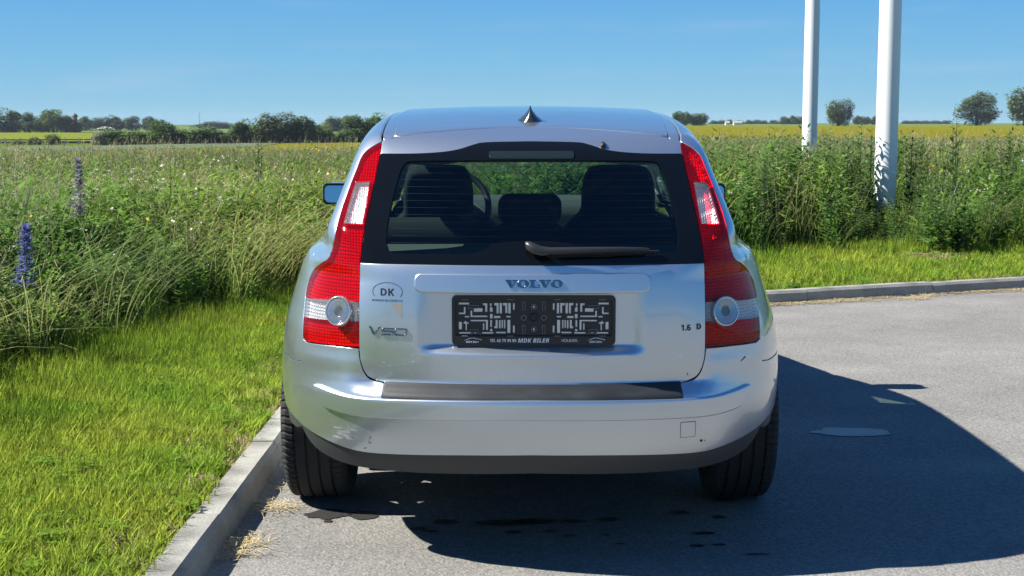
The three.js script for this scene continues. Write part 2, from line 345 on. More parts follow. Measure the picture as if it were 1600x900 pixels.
// ---------------------------------------------------------------- plants
// a builder that gathers small faces of one plant
class Leaves {
  constructor() { this.p = []; this.n = []; }
  tri(a, b, c) {
    const u = [b[0] - a[0], b[1] - a[1], b[2] - a[2]], v = [c[0] - a[0], c[1] - a[1], c[2] - a[2]];
    let n = [u[1] * v[2] - u[2] * v[1], u[2] * v[0] - u[0] * v[2], u[0] * v[1] - u[1] * v[0]]; const l = Math.hypot(...n) || 1; n = n.map((x) => x / l);
    this.p.push(...a, ...b, ...c); this.n.push(...n, ...n, ...n);
  }
  // a blade: root, height, lean direction and amount, droop, width
  blade(x, z, h, dir, lean, droop, w, seg = 3, y0 = 0) {
    const cx = Math.cos(dir), cz = Math.sin(dir), tw = dir + Math.PI / 2 + range(-0.7, 0.7), wx = Math.cos(tw), wz = Math.sin(tw);
    let last = null;
    for (let i = 0; i <= seg; i++) {
      const t = i / seg, r = h * (lean * t + droop * t * t * t), y = y0 + h * (t - 0.5 * (lean * lean + droop * droop * 1.2) * t * t * t), ww = w * (i === seg ? 0 : i === 0 ? 0.75 : 1 - 0.35 * t) * 0.5;
      const c = [x + cx * r, Math.max(y, 0.005), z + cz * r], a = [c[0] - wx * ww, c[1], c[2] - wz * ww], b = [c[0] + wx * ww, c[1], c[2] + wz * ww];
      if (last) { if (i === seg) this.tri(last[0], last[1], c); else { this.tri(last[0], last[1], b); this.tri(last[0], b, a); } }
      last = [a, b, c];
    }
    return last[2];
  }
  // a leaf: pointed oval from a to a + direction
  leaf(a, dx, dy, dz, w) {
    const l = Math.hypot(dx, dy, dz), sx = dz / l, sz = -dx / l, s = Math.hypot(sx, sz) || 1, ox = (sx / s) * w * 0.5, oz = (sz / s) * w * 0.5, q = 0.42;
    const m = [a[0] + dx * q, a[1] + dy * q + 0.05 * l, a[2] + dz * q], e = [a[0] + dx, a[1] + dy, a[2] + dz], L = [m[0] - ox, m[1], m[2] - oz], R = [m[0] + ox, m[1], m[2] + oz];
    this.tri(a, R, L); this.tri(L, R, e);
  }
  // a small solid bud or seed head
  bud(x, y, z, r, h, sides = 4) {
    for (let k = 0; k < sides; k++) { const a = (k / sides) * Math.PI * 2, b = ((k + 1) / sides) * Math.PI * 2, A = [x + r * Math.cos(a), y + h * 0.4, z + r * Math.sin(a)], B = [x + r * Math.cos(b), y + h * 0.4, z + r * Math.sin(b)]; this.tri([x, y, z], A, B); this.tri(A, [x, y + h, z], B); }
  }
  build() { const g = new THREE.BufferGeometry(); g.setAttribute('position', new THREE.Float32BufferAttribute(this.p, 3)); g.setAttribute('normal', new THREE.Float32BufferAttribute(this.n, 3)); return g; }
}
const leafy = (c, more = {}) => phys(c, 1, { transmission: 0.38, thickness: 0, side: THREE.DoubleSide, specularIntensity: 0.12, ...more });
const plain = (c) => std(c, 0.85, { side: THREE.DoubleSide });
const matrixOf = (() => { const m = new THREE.Matrix4(), q = new THREE.Quaternion(), e = new THREE.Euler(), p = new THREE.Vector3(), s = new THREE.Vector3(); return (x, y, z, turn, k, ky = k, tx = 0, tz = 0) => m.compose(p.set(x, y, z), q.setFromEuler(e.set(tx, turn, tz)), s.set(k, ky, k)); })();
function scatter(name, label, category, geometry, material, spots, tint) {       // spots: [x, z, turn, scale, height scale, y?]
  if (!spots.length) return null;
  const o = new THREE.InstancedMesh(geometry, material, spots.length); o.name = numbered(name); o.castShadow = o.receiveShadow = true;
  const c = new THREE.Color();
  spots.forEach(([x, z, turn, k, ky, y], i) => { o.setMatrixAt(i, matrixOf(x, y ?? landHeight(x, z), z, turn, k, ky ?? k, range(-0.08, 0.08), range(-0.08, 0.08))); o.setColorAt(i, tint(c, x, z)); });
  scene.add(o); return tag(o, label, category, null, 'stuff');
}
// where the tall meadow begins
const meadowEdge = [[-14, 26], [-6, 6], [-3.3, -2], [-2.62, -5], [-2.38, -6.4], [-2.12, -8.0], [-1.85, -9.4], [-1.3, -10.9], [-0.4, -12.0], [0.8, -12.7], [2.3, -13.25], [3.7, -13.75], [5.2, -14.3], [9, -15.9], [16, -19], [40, -29]];
const intoMeadow = (x, z) => {                                             // signed distance, positive inside the meadow
  let best = 1e9, sign = 1;
  for (let i = 1; i < meadowEdge.length; i++) {
    const a = meadowEdge[i - 1], b = meadowEdge[i], dx = b[0] - a[0], dz = b[1] - a[1], t = Math.min(1, Math.max(0, ((x - a[0]) * dx + (z - a[1]) * dz) / (dx * dx + dz * dz)));
    const px = x - a[0] - dx * t, pz = z - a[1] - dz * t, d = Math.hypot(px, pz);
    if (d < best) { best = d; sign = px * dz - pz * dx > 0 ? 1 : -1; }
  }
  return best * sign;
};
const inView = (x, z, extra = 1.5) => z < -1 && Math.abs(x) < -z * 0.385 + extra;

// --- lawn between kerb and meadow
const lawnTufts = [0, 1, 2, 3].map((v) => { seed(50 + v); const L = new Leaves(); for (let i = 0; i < 13; i++) { const a = range(0, 6.28), r = range(0, 0.035); L.blade(r * Math.cos(a), r * Math.sin(a), range(0.03, 0.08), range(0, 6.28), range(0.1, 0.8), range(0, 0.4), range(0.004, 0.0078), 2); } return L.build(); });
const clover = (() => { seed(61); const L = new Leaves(); for (let i = 0; i < 9; i++) { const a = range(0, 6.28), r = range(0.005, 0.04), x = r * Math.cos(a), z = r * Math.sin(a), y = range(0.02, 0.05); L.blade(x * 0.5, z * 0.5, y, a, 0.3, 0, 0.002, 1); for (let k = 0; k < 3; k++) { const b = a + (k * 6.28) / 3; L.leaf([x, y, z], 0.014 * Math.cos(b), 0.003, 0.014 * Math.sin(b), 0.012); } } return L.build(); })();
const dryPatches = [[-1.14, -6.33, 0.3], [-1.14, -5.45, 0.24], [-1.13, -4.9, 0.12], [-1.16, -7.2, 0.3], [3.98, -13.3, 0.3], [1.9, -8.9, 0.1], [-1.2, -4.2, 0.1]];
const dryness = (x, z) => { let d = 0; for (const [px, pz, r] of dryPatches) d = Math.max(d, 1 - Math.hypot(x - px, (z - pz) * 0.6) / r); return d; };
const bladeMaterial = leafy([1, 1, 1]);
{
  const lists = [[], [], [], []], cl = [], dry = [[], []]; seed(71);
  const spread = (n, x0, x1, z0, z1) => {
    for (let i = 0; i < n; i++) {
      const x = range(x0, x1), z = range(z0, z1);
      if (!inView(x, z, 1.6)) continue;
      const k = roadSide(x, z), m = intoMeadow(x, z);
      if (k < KW + 0.004 || m > 0.5) continue;
      const d = dryness(x, z) + 0.5 * (fbm(x * 3, z * 3, 3) - 0.55), nearKerb = k < KW + 0.2 ? 0.35 : 0;
      if (d > 0.25 && rnd() < 0.75) { if (rnd() < 0.4) dry[i % 2].push([x, z, range(0, 6.28), range(0.6, 1.1), range(0.3, 0.6)]); continue; }
      if (k < KW + 0.03 && rnd() < 0.5) continue;
      const tall = 0.75 + 0.75 * fbm(x * 1.3 + 9, z * 1.3, 3) + smoothStep(-0.7, 0.2, m) * 1.0;
      if (rnd() < 0.012 * (fbm(x * 2.2, z * 2.2 + 40, 2) > 0.5 ? 3 : 0.4)) cl.push([x, z, range(0, 6.28), range(0.8, 1.4)]);
      else if (rnd() < nearKerb * 0.5 + 0.085) dry[i % 2].push([x, z, range(0, 6.28), range(0.7, 1.1), range(0.5, 0.9)]);
      else lists[i % 4].push([x, z, range(0, 6.28), range(0.8, 1.25), tall * range(0.8, 1.3)]);
    }
  };
  function smoothStep(a, b, v) { const t = Math.min(1, Math.max(0, (v - a) / (b - a))); return t * t * (3 - 2 * t); }
  spread(50000, -3.6, -0.9, -11, -2.6); spread(42000, -2.5, 9.5, -17.2, -8);
  const green = (c, x, z) => { const n = fbm(x * 2.5 + 3, z * 2.5, 3), r = range(0.45, 1.45); return c.setRGB((0.15 + 0.22 * n) * r, (0.3 + 0.11 * n) * r, (0.026 + 0.028 * n) * r); };
  lists.forEach((l, i) => scatter('lawn_grass', 'short mown green grass between kerb and meadow', 'grass', lawnTufts[i], bladeMaterial, l, green));
  scatter('clover', 'low clover leaves growing in the mown grass', 'clover', clover, bladeMaterial, cl, (c) => { const r = range(0.8, 1.2); return c.setRGB(0.14 * r, 0.26 * r, 0.02 * r); });
  dry.forEach((l, i) => scatter('dry_grass', 'dry straw-coloured tufts in the mown grass', 'dry grass', lawnTufts[i], bladeMaterial, l, (c) => { const r = range(0.7, 1.1); return c.setRGB(0.44 * r, 0.37 * r, 0.19 * r); }));
}
// rosettes of plantain and dandelion in the lawn
{
  seed(81); const L = new Leaves(); for (let i = 0; i < 9; i++) { const a = i * 2.4, l = range(0.05, 0.09); L.leaf([0.004 * Math.cos(a), 0.012, 0.004 * Math.sin(a)], l * Math.cos(a), range(0.012, 0.035), l * Math.sin(a), l * 0.36); }
  const spots = []; for (let i = 0; i < 900; i++) { const x = range(-3.2, 6.5), z = range(-15.5, -3.2); if (!inView(x, z, 0.2) || roadSide(x, z) < KW + 0.03 || intoMeadow(x, z) > 0.2 || rnd() > 0.45) continue; spots.push([x, z, range(0, 6.28), range(0.7, 1.4), range(0.8, 1.3)]); }
  scatter('plantain', 'broad-leaved plantain rosettes scattered in the mown grass', 'weed', L.build(), bladeMaterial, spots, (c) => { const r = range(0.75, 1.2); return c.setRGB(0.1 * r, 0.22 * r, 0.03 * r); });
}
// --- tall meadow
const tallGrass = [0, 1, 2, 3].map((v) => { seed(100 + v); const L = new Leaves(); for (let i = 0; i < 18; i++) { const a = range(0, 6.28), r = range(0, 0.11); L.blade(r * Math.cos(a), r * Math.sin(a), range(0.3, 0.82), range(0, 6.28), range(0.05, 0.42), range(0.0, 0.65), range(0.007, 0.016), 4); } return L.build(); });
const seedGrass = [0, 1].map((v) => { seed(120 + v); const L = new Leaves(); for (let i = 0; i < 9; i++) { const a = range(0, 6.28), r = range(0, 0.09), d = range(0, 6.28), e = L.blade(r * Math.cos(a), r * Math.sin(a), range(0.6, 0.95), d, range(0.02, 0.25), range(0.05, 0.35), 0.003, 4);
  for (let k = 0; k < 7; k++) { const t = k / 7; L.leaf([e[0] - Math.cos(d) * 0.05 * (1 - t), e[1] - 0.09 * (1 - t), e[2] - Math.sin(d) * 0.05 * (1 - t)], range(-0.02, 0.02) + 0.01 * Math.cos(d), range(0.012, 0.03), range(-0.02, 0.02) + 0.01 * Math.sin(d), 0.007); } } return L.build(); });
const archGrass = [0, 1].map((v) => { seed(130 + v); const L = new Leaves(); for (let i = 0; i < 13; i++) { const a = range(0, 6.28), d = range(-0.9, 0.9), h = range(0.65, 1.05), e = L.blade(0.06 * Math.cos(a), 0.06 * Math.sin(a), h, d, range(0.35, 0.6), range(0.3, 0.62), range(0.003, 0.006), 6);
  if (i % 3) for (let k = 0; k < 4; k++) L.leaf([e[0] - 0.02 * k * Math.cos(d), e[1] + 0.006 * k, e[2] - 0.02 * k * Math.sin(d)], 0.022 * Math.cos(d), -0.006, 0.022 * Math.sin(d), 0.006); } return L.build(); });
function forbGeometry(h, leaves, size, branch) {
  const L = new Leaves();
  for (let s = 0; s < branch; s++) {
    const d = range(0, 6.28), lean = range(0.02, 0.22), hh = h * range(0.7, 1.05), x0 = range(-0.06, 0.06), z0 = range(-0.06, 0.06);
    L.blade(x0, z0, hh, d, lean, 0.03, 0.008, 3);
    for (let i = 0; i < leaves; i++) {
      const t = 0.12 + 0.88 * (i / leaves), a = i * 2.4 + range(-0.4, 0.4), l = size * (1.25 - 0.75 * t) * range(0.7, 1.2), up = range(-0.15, 0.6), r = hh * (lean * t + 0.03 * t ** 3);
      L.leaf([x0 + Math.cos(d) * r, hh * t * 0.98, z0 + Math.sin(d) * r], l * Math.cos(a), l * up, l * Math.sin(a), l * range(0.26, 0.46));
    }
  }
  return L.build();
}
const forbs = [0, 1, 2].map((v) => { seed(140 + v); return forbGeometry(0.75, 20, 0.15, 4); });
const tallForbs = [0, 1].map((v) => { seed(150 + v); return forbGeometry(1.15, 36, 0.17, 4); });
const umbel = (() => { seed(160); const L = new Leaves(); for (let k = 0; k < 4; k++) { const x = range(-0.12, 0.12), z = range(-0.12, 0.12), y = range(0.7, 0.92), R = range(0.016, 0.034), tx = range(-0.5, 0.5), tz = range(-0.1, 0.7); for (let i = 0; i < 22; i++) { const a = range(0, 6.28), r = R * Math.sqrt(rnd()); L.leaf([x + r * Math.cos(a), y + tx * r * Math.cos(a) - tz * r * Math.sin(a) - r * r * 9, z + r * Math.sin(a)], range(-0.007, 0.007), range(-0.004, 0.006), range(-0.007, 0.007), 0.008); } } return L.build(); })();
const daisy = (() => { seed(165); const L = new Leaves(); for (let k = 0; k < 6; k++) { const x = range(-0.16, 0.16), z = range(-0.16, 0.16), y = range(0.55, 0.85), tx = range(-0.3, 0.3); for (let i = 0; i < 9; i++) { const a = (i / 9) * 6.28; L.leaf([x, y, z], 0.015 * Math.cos(a), tx * 0.015 * Math.cos(a) - 0.5 * 0.015 * Math.sin(a) + 0.003, 0.015 * Math.sin(a), 0.008); } } return L.build(); })();
{
  seed(200);
  const G = [[], [], [], []], S = [[], []], A = [[], []], Fb = [[], [], []], T = [[], []], U = [], D = [], Y = [], farG = [[], []], farF = [[], []];
  const place = (n, x0, x1, z0, z1, far) => {
    for (let i = 0; i < n; i++) {
      const x = range(x0, x1), z = range(z0, z1);
      if (!inView(x, z, 3.5)) continue;
      const m = intoMeadow(x, z) + (fbm(x * 0.9 + 5, z * 0.9, 3) - 0.5) * (x > 0 ? 1.3 : 0.8); if (m < 0) continue;
      if (x > 0 && z > -21 && rnd() < 0.3 + 0.5 * (fbm(x * 1.1, z * 1.1 + 8, 2) < 0.46)) continue;
      const right = x > 0 ? 1 : 0, patch = fbm(x * 0.35 + 20, z * 0.35, 3), turn = range(0, 6.28), pole = Math.min(...[[4.63, -17.5], [5.42, -25.8]].map(([px, pz]) => (z > pz - 0.3 && z < pz + 3.8 ? Math.abs(x - (px * z) / pz) : 9))), edge = Math.min(1, (right ? 0.62 : 0.42) + m * (right ? 0.35 : 0.5)) * (pole < 0.3 ? 0.42 : pole < 0.55 ? 0.75 : 1), d = -z;
      // the ridge line: the plants stop short of the sight line seen in the photograph
      const size = Math.min(right ? 1.3 : 1.2, (right ? 0.72 + 0.72 * fbm(x * 0.55 + 31, z * 0.55, 2) : 0.93) * (d > 19 ? (right ? 1.16 : 1.13) : 1) * edge * range(0.7, 1.25)), kind = rnd(), low = Math.min(size, 1.05);
      if (!far) {
        const forbShare = m < 1.3 && patch < 0.62 ? 0.58 : right ? (patch > 0.45 ? 0.66 : 0.34) : patch > 0.53 ? 0.62 : 0.34;
        if (kind < forbShare) { if (right && rnd() < 0.3) T[i % 2].push([x, z, turn, range(0.6, 1.15) * edge]); else Fb[i % 3].push([x, z, turn, size]); }
        else if (kind < forbShare + 0.12) S[i % 2].push([x, z, turn, size * range(0.9, 1.1)]);
        else G[i % 4].push([x, z, turn, size, size * range(0.85, 1.1)]);
        if (m < 1.1 && pole > 0.5 && rnd() < (right ? 0.14 : 0.1)) A[i % 2].push([x, z, right ? range(-2.4, -0.6) : range(-1.6, 0.6), range(0.7, 1.0)]);
        const fl = fbm(x * 0.8 + 60, z * 0.8, 2);
        if (rnd() < (fl > 0.6 ? 0.045 : 0.005)) U.push([x, z, turn, low]);
        if (rnd() < (fl < 0.4 ? 0.03 : 0.006)) D.push([x, z, turn, low]);
        if (rnd() < 0.006) Y.push([x, z, turn, size * 0.95]);
      } else if (kind < (right ? 0.4 : 0.22)) farF[i % 2].push([x, z, turn, size]);
      else farG[i % 2].push([x, z, turn, size * 1.1, size]);
      if (far && rnd() < 0.005) U.push([x, z, turn, Math.min(low, 0.95)]);
      if (far && rnd() < 0.22) S[i % 2].push([x, z, turn, size]);
    }
  };
  place(13000, -8.8, -0.5, -14, -3, false); place(15500, -11, 12, -20, -9, false); place(14500, -17, 17, -33, -19, true); place(10500, -22, 22, -47, -32, true);
  const tint = (r0, g0, b0, v = 0.25, warm = 0.28) => (c, x, z) => { const n = fbm(x * 0.6 + 7, z * 0.6 + 3, 3) - 0.5, r = range(1 - v, 1 + v) * (1 + 0.6 * n); return c.setRGB(r0 * r * (1 + warm * n * 2), g0 * r, b0 * r); };
  G.forEach((l, i) => scatter('meadow_grass', 'tall wild grass of the uncut meadow beyond the lawn', 'grass', tallGrass[i], bladeMaterial, l, tint(0.18, 0.265, 0.046, 0.45)));
  farG.forEach((l, i) => scatter('meadow_grass', 'tall wild grass of the uncut meadow towards the fields', 'grass', tallGrass[i], bladeMaterial, l, tint(0.165, 0.2, 0.055, 0.38)));
  S.forEach((l, i) => scatter('seed_grass', 'pale grass stalks with feathery seed heads in the meadow', 'grass', seedGrass[i], bladeMaterial, l, tint(0.34, 0.31, 0.18, 0.4)));
  A.forEach((l, i) => scatter('arching_grass', 'long pale grass arching out over the lawn', 'grass', archGrass[i], bladeMaterial, l, tint(0.31, 0.36, 0.13, 0.35)));
  Fb.forEach((l, i) => scatter('meadow_herb', 'leafy green herbs among the meadow grass', 'herb', forbs[i], bladeMaterial, l, tint(0.14, 0.245, 0.04, 0.5)));
  farF.forEach((l, i) => scatter('meadow_herb', 'leafy green herbs in the far meadow', 'herb', forbs[i], bladeMaterial, l, tint(0.12, 0.185, 0.05, 0.4)));
  T.forEach((l, i) => scatter('tall_herb', 'tall dark leafy herbs around the white poles', 'herb', tallForbs[i], bladeMaterial, l, tint(0.085, 0.17, 0.036, 0.35)));
  scatter('white_umbel', 'white umbel flowers scattered through the meadow', 'flower', umbel, plain([1, 1, 1]), U, (c) => { const r = range(0.6, 0.85); return c.setRGB(r, r, r * 0.9); });
  scatter('daisy', 'white daisies scattered through the meadow', 'flower', daisy, plain([1, 1, 1]), D, (c) => { const r = range(0.6, 0.85); return c.setRGB(r, r, r * 0.96); });
  scatter('yellow_flower', 'small yellow flowers in the meadow grass', 'flower', daisy, plain([1, 1, 1]), Y, (c) => c.setRGB(0.7, 0.5, 0.03));
}
// ---------------------------------------------------------------- fields, hedges, trees and buildings in the distance
const eyeAt = (px, d) => [((px - 800) / 2200) * d, -d];                     // a bearing of the photograph walked out d metres
const cropTone = (a, b) => texture(256, (u, v) => { const n = fbm(u * 10, v * 4, 4, 10), t = noise(u * 64, v * 16, 64); return a.map((x, i) => x + (b[i] - x) * (0.65 * n + 0.35 * t)); }, 30, true);
function field(name, label, outline, lift, map) {
  const g = sheet(outline, (x, z) => landHeight(x, z) + lift, (x, z) => 4 + 0.06 * Math.hypot(x, z));
  return tag(mesh(name, g, phys([0.86, 0.84, 0.8], 1, { map, specularIntensity: 0 })), label, 'field', null, 'structure');
}
const yellowCrop = cropTone([0.43, 0.435, 0.1], [0.49, 0.475, 0.14]), wheatCrop = cropTone([0.37, 0.44, 0.34], [0.42, 0.48, 0.38]), greenCrop = cropTone([0.36, 0.45, 0.25], [0.43, 0.51, 0.3]), limeCrop = cropTone([0.43, 0.48, 0.17], [0.48, 0.52, 0.21]);
field('barley_field', 'yellow-green barley field beyond the meadow', [eyeAt(-150, 60), eyeAt(600, 60), eyeAt(800, 60), eyeAt(1750, 60), eyeAt(1750, 640), eyeAt(1050, 640), eyeAt(820, 420), eyeAt(640, 415), eyeAt(450, 405), eyeAt(410, 335), eyeAt(80, 272), eyeAt(-150, 268)], 0.55, yellowCrop);
field('wheat_field', 'blue-green strip of wheat in front of the hedge', [eyeAt(-150, 270), eyeAt(80, 274), eyeAt(408, 337), eyeAt(446, 404), eyeAt(400, 398), eyeAt(155, 350), eyeAt(-150, 318)], 0.6, wheatCrop);
field('lime_field', 'lime-yellow field rising to the far woods', [eyeAt(-200, 425), eyeAt(148, 425), eyeAt(150, 800), eyeAt(-200, 800)], 0.5, limeCrop);
field('far_green_field', 'pale green field behind the hedge trees', [eyeAt(118, 860), eyeAt(620, 700), eyeAt(820, 700), eyeAt(820, 1900), eyeAt(118, 1900)], 0.4, greenCrop);
field('far_right_field', 'pale green strip before the far tree line', [eyeAt(1000, 648), eyeAt(1750, 648), eyeAt(1750, 1500), eyeAt(1000, 1500)], 0.5, greenCrop);

const barkMaterial = std([0.09, 0.075, 0.055], 0.95);
// crowns: leaf-sized faces in clumps over uneven lobes
function crownGeometry(s, lobes, count, size, low = -0.95) {
  seed(s); const L = new Leaves(), centres = [];
  for (let i = 0; i < lobes; i++) { const a = range(0, 6.28), u = range(low, 1), r = Math.sqrt(1 - u * u) * 0.62 * range(0.5, 1.1); centres.push([r * Math.cos(a), u * 0.62, r * Math.sin(a), range(0.24, 0.46)]); }
  for (let i = 0; i < 3; i++) centres.push([0, -0.1, 0, 0.66]);
  for (let i = 0; i < count; i++) {
    const [cx, cy, cz, cr] = centres[i % centres.length];
    let x, y, z, l; do { x = range(-1, 1); y = range(-1, 1); z = range(-1, 1); l = Math.hypot(x, y, z); } while (l > 1 || l < 0.05);
    const k = (0.8 + 0.28 * rnd() * rnd()) / l * cr * (0.86 + 0.3 * noise(cx * 9 + x * 3, cz * 9 + z * 3 + y * 4)), p = [cx + x * k, cy + y * k, cz + z * k];
    for (let j = 0; j < 2; j++) { const a = range(0, 6.28), e = range(-0.7, 0.7), q = size * range(0.6, 1.3); L.leaf([p[0] + range(-1, 1) * size * 0.6, p[1] + range(-1, 1) * size * 0.6, p[2] + range(-1, 1) * size * 0.6], q * Math.cos(a), q * e, q * Math.sin(a), q * 0.7); }
  }
  const g = L.build(); g.computeBoundingBox(); const b = g.boundingBox; g.translate(-(b.min.x + b.max.x) / 2, -(b.min.y + b.max.y) / 2, -(b.min.z + b.max.z) / 2); g.scale(2 / (b.max.x - b.min.x), 2 / (b.max.y - b.min.y), 2 / (b.max.z - b.min.z)); return g;
}
const crowns = [crownGeometry(301, 16, 4200, 0.11), crownGeometry(302, 20, 4200, 0.11), crownGeometry(303, 14, 4000, 0.12), crownGeometry(304, 24, 4400, 0.1)];
const bushes = [crownGeometry(311, 18, 3600, 0.12, -0.5), crownGeometry(312, 22, 3600, 0.11, -0.5)];
const trunkG = (() => {
  const list = [new THREE.CylinderGeometry(0.035, 0.06, 0.75, 8).translate(0, 0.375, 0)];
  for (let i = 0; i < 5; i++) list.push(new THREE.CylinderGeometry(0.009, 0.024, 0.42, 6).translate(0, 0.21, 0).rotateZ(0.55 + 0.1 * (i % 3)).rotateY(i * 1.26).translate(0, 0.34 + 0.06 * i, 0));
  return mergedOf(list);
})();
const foliage = [[0.12, 0.2, 0.05], [0.1, 0.17, 0.048], [0.145, 0.21, 0.06], [0.17, 0.23, 0.08], [0.125, 0.175, 0.075], [0.34, 0.36, 0.24]].map((c) => leafy(c));
let treeCount = 0;
// px: bearing in the photograph; top, base: its rows there; d: distance; wide: width in pixels
function tree(label, px, top, wide, d, { base = null, tone = 0, bush = false, crown = treeCount % 4, group = null, name = 'broadleaf_tree', lowCrown = 0.12 } = {}) {
  const [x, z] = eyeAt(px, d), y = landHeight(x, z) - 0.2, eye = 1.36, topY = eye - ((top - 191) / 2200) * d, h = topY - y, w = (wide / 2200) * d * (px < 620 && d < 1100 ? 1.3 : 1.08);
  const t = thing(name, label, bush ? 'bush' : 'tree', group); t.position.set(x, y, z);
  const c = mesh('crown', bush ? bushes[treeCount % 2] : crowns[crown], foliage[tone], t);
  const from = bush ? -0.2 : lowCrown - 0.08;
  c.scale.set((w / 2) * 1.06, ((h * (1 - from)) / 2) * 1.02, (w / 2) * 0.95); c.position.y = h * (from + (1 - from) / 2); c.rotation.y = treeCount * 1.7;
  const k = mesh('trunk', trunkG, barkMaterial, t); k.scale.set(h * 0.9, h * 0.85, h * 0.9);
  treeCount++; return t;
}
// hedge and trees in front of the far field, from left to right
tree('flowering white-green bush at the left end of the hedge', 160, 204, 26, 380, { bush: true, tone: 5, name: 'bush' });
tree('low dark hedge bush next to the flowering bush', 183, 201, 46, 386, { bush: true, tone: 1, name: 'bush' });
tree('rounded dark bush in the left part of the hedge', 212, 203, 44, 388, { bush: true, tone: 0, name: 'bush' });
tree('round full tree standing highest in the left hedge', 256, 185, 46, 386, { tone: 0, lowCrown: 0.02 });
tree('low bush to the right of the round hedge tree', 290, 200, 34, 390, { bush: true, tone: 2, name: 'bush' });
tree('wide dark bush in the middle of the hedge', 325, 195, 62, 388, { bush: true, tone: 1, name: 'bush' });
tree('dark tree at the right end of the low hedge', 379, 185, 44, 394, { tone: 1, lowCrown: 0.02 });
tree('largest brownish-green tree in front of the hedge gap', 430, 174, 62, 396, { tone: 4, crown: 1, lowCrown: 0.03 });
tree('dark rounded tree right of the brownish tree', 474, 180, 46, 400, { tone: 1, crown: 0, lowCrown: 0.02 });
tree('lighter tree behind the gap to the green slope', 505, 190, 34, 420, { tone: 3, crown: 2, lowCrown: 0.02 });
tree('dark bush at the left of the green gap', 511, 200, 34, 402, { bush: true, tone: 0, name: 'bush' });
tree('large dark tree right of the gap, beside the car roof', 563, 178, 54, 405, { tone: 1, crown: 3, lowCrown: 0.01 });
tree('dark tree half hidden by the car roof', 596, 175, 52, 412, { tone: 0, crown: 2, lowCrown: 0.01 });
tree('dark filler bush between the two tallest hedge trees', 452, 200, 34, 403, { bush: true, tone: 1, name: 'bush' });
tree('low dark bush left of the brownish tree', 404, 202, 34, 398, { bush: true, tone: 1, name: 'bush' });
tree('low bush between the dark hedge tree and the wide bush', 353, 206, 34, 393, { bush: true, tone: 0, name: 'bush' });
tree('low bush left of the round hedge tree', 234, 204, 30, 392, { bush: true, tone: 0, name: 'bush' });
tree('dark low bush at the foot of the tree by the car roof', 540, 203, 30, 408, { bush: true, tone: 1, name: 'bush' });
// small shrubs on the verge by the fence
for (const [px, top, w] of [[60, 213, 26], [86, 207, 22], [30, 218, 20]]) tree(`small shrub by the fence, ${w > 24 ? 'widest of three' : w > 21 ? 'tallest of three' : 'lowest of three, farthest left'}`, px, top, w, 400, { bush: true, tone: 3, name: 'shrub' });
// big trees of the wood at the far left
for (const [px, top, w, tone, words] of [[-14, 170, 44, 1, 'cut by the left edge of the picture'], [17, 168, 42, 1, 'broad dark one at the far left'], [50, 174, 28, 1, 'small one beside the broad dark tree'], [88, 170, 56, 2, 'widest one, left of the red tower'], [107, 179, 22, 0, 'low one just left of the red tower'], [122, 188, 20, 1, 'low one in front of the red tower'], [70, 183, 26, 1, 'low dark one between the two big crowns']]) tree(`wood tree at the horizon, ${words}`, px, top, w, 830, { tone, lowCrown: 0.02, group: 'trees of the far left wood' });
for (const [px, top, w, words] of [[138, 181, 26, 'right beside the red tower'], [160, 182, 30, 'second from the red tower'], [184, 179, 30, 'third from the red tower'], [210, 180, 28, 'fourth from the red tower'], [238, 181, 26, 'fifth, ending the row behind the hedge']]) tree(`far tree in the row right of the tower, ${words}`, px, top, w, 1000, { tone: 4, lowCrown: 0.02, group: 'row of trees right of the tower' });
tree('long low grove on the horizon under the mast', 338, 188.5, 66, 1300, { bush: true, tone: 4, name: 'grove_tree' });
tree('far grove behind the car-side trees', 525, 181, 40, 900, { tone: 4, lowCrown: 0.02 });
tree('pointed far trees above the green gap', 540, 180, 34, 950, { tone: 4, lowCrown: 0.02 });
// right-hand side
const nth = ['first', 'second', 'third', 'fourth', 'fifth', 'sixth', 'seventh', 'eighth', 'ninth'];
tree('dark wood edge beside the right of the car roof', 1062, 173, 44, 760, { tone: 1, lowCrown: 0.0 });
tree('lower wood tree right of the wood edge', 1088, 176, 36, 780, { tone: 1, lowCrown: 0.0 });
for (let i = 0; i < 9; i++) tree(`tiny far tree, ${nth[i]} to the right of the car roof`, 1112 + i * 13.5, 187.5 - (i % 3) * 0.7, 17, 1450, { bush: true, tone: 4, name: 'tree_line', group: 'far tree line between car and poles' });
for (let i = 0; i < 4; i++) tree(`dark far tree left of the poles, ${nth[i]} of its clump from the left`, 1222 + i * 13, 181 - (i % 2), 19, 1200, { tone: 4, lowCrown: 0.0, group: 'far clump left of the poles' });
tree('single round tree between the two white poles', 1306, 154, 47, 690, { tone: 4, crown: 1, lowCrown: 0.02 });
for (let i = 0; i < 4; i++) tree(`low far tree, ${nth[i]} to the right of the single round tree`, 1336 + i * 13, 180 + (i % 2), 18, 1100, { tone: 4, lowCrown: 0.0, group: 'low far trees behind the right pole' });
for (let i = 0; i < 5; i++) tree(`tiny bluish horizon tree, ${nth[i]} to the right of the nearer pole`, 1412 + i * 15, 187.5, 20, 1700, { bush: true, tone: 4, name: 'tree_line', group: 'bluish tree line right of the poles' });
tree('big round tree at the right, left of its neighbour', 1521, 142, 72, 760, { tone: 4, crown: 3, lowCrown: 0.03 });
tree('big tree cut by the right edge of the picture', 1596, 134, 70, 740, { tone: 4, crown: 1, lowCrown: 0.03 });
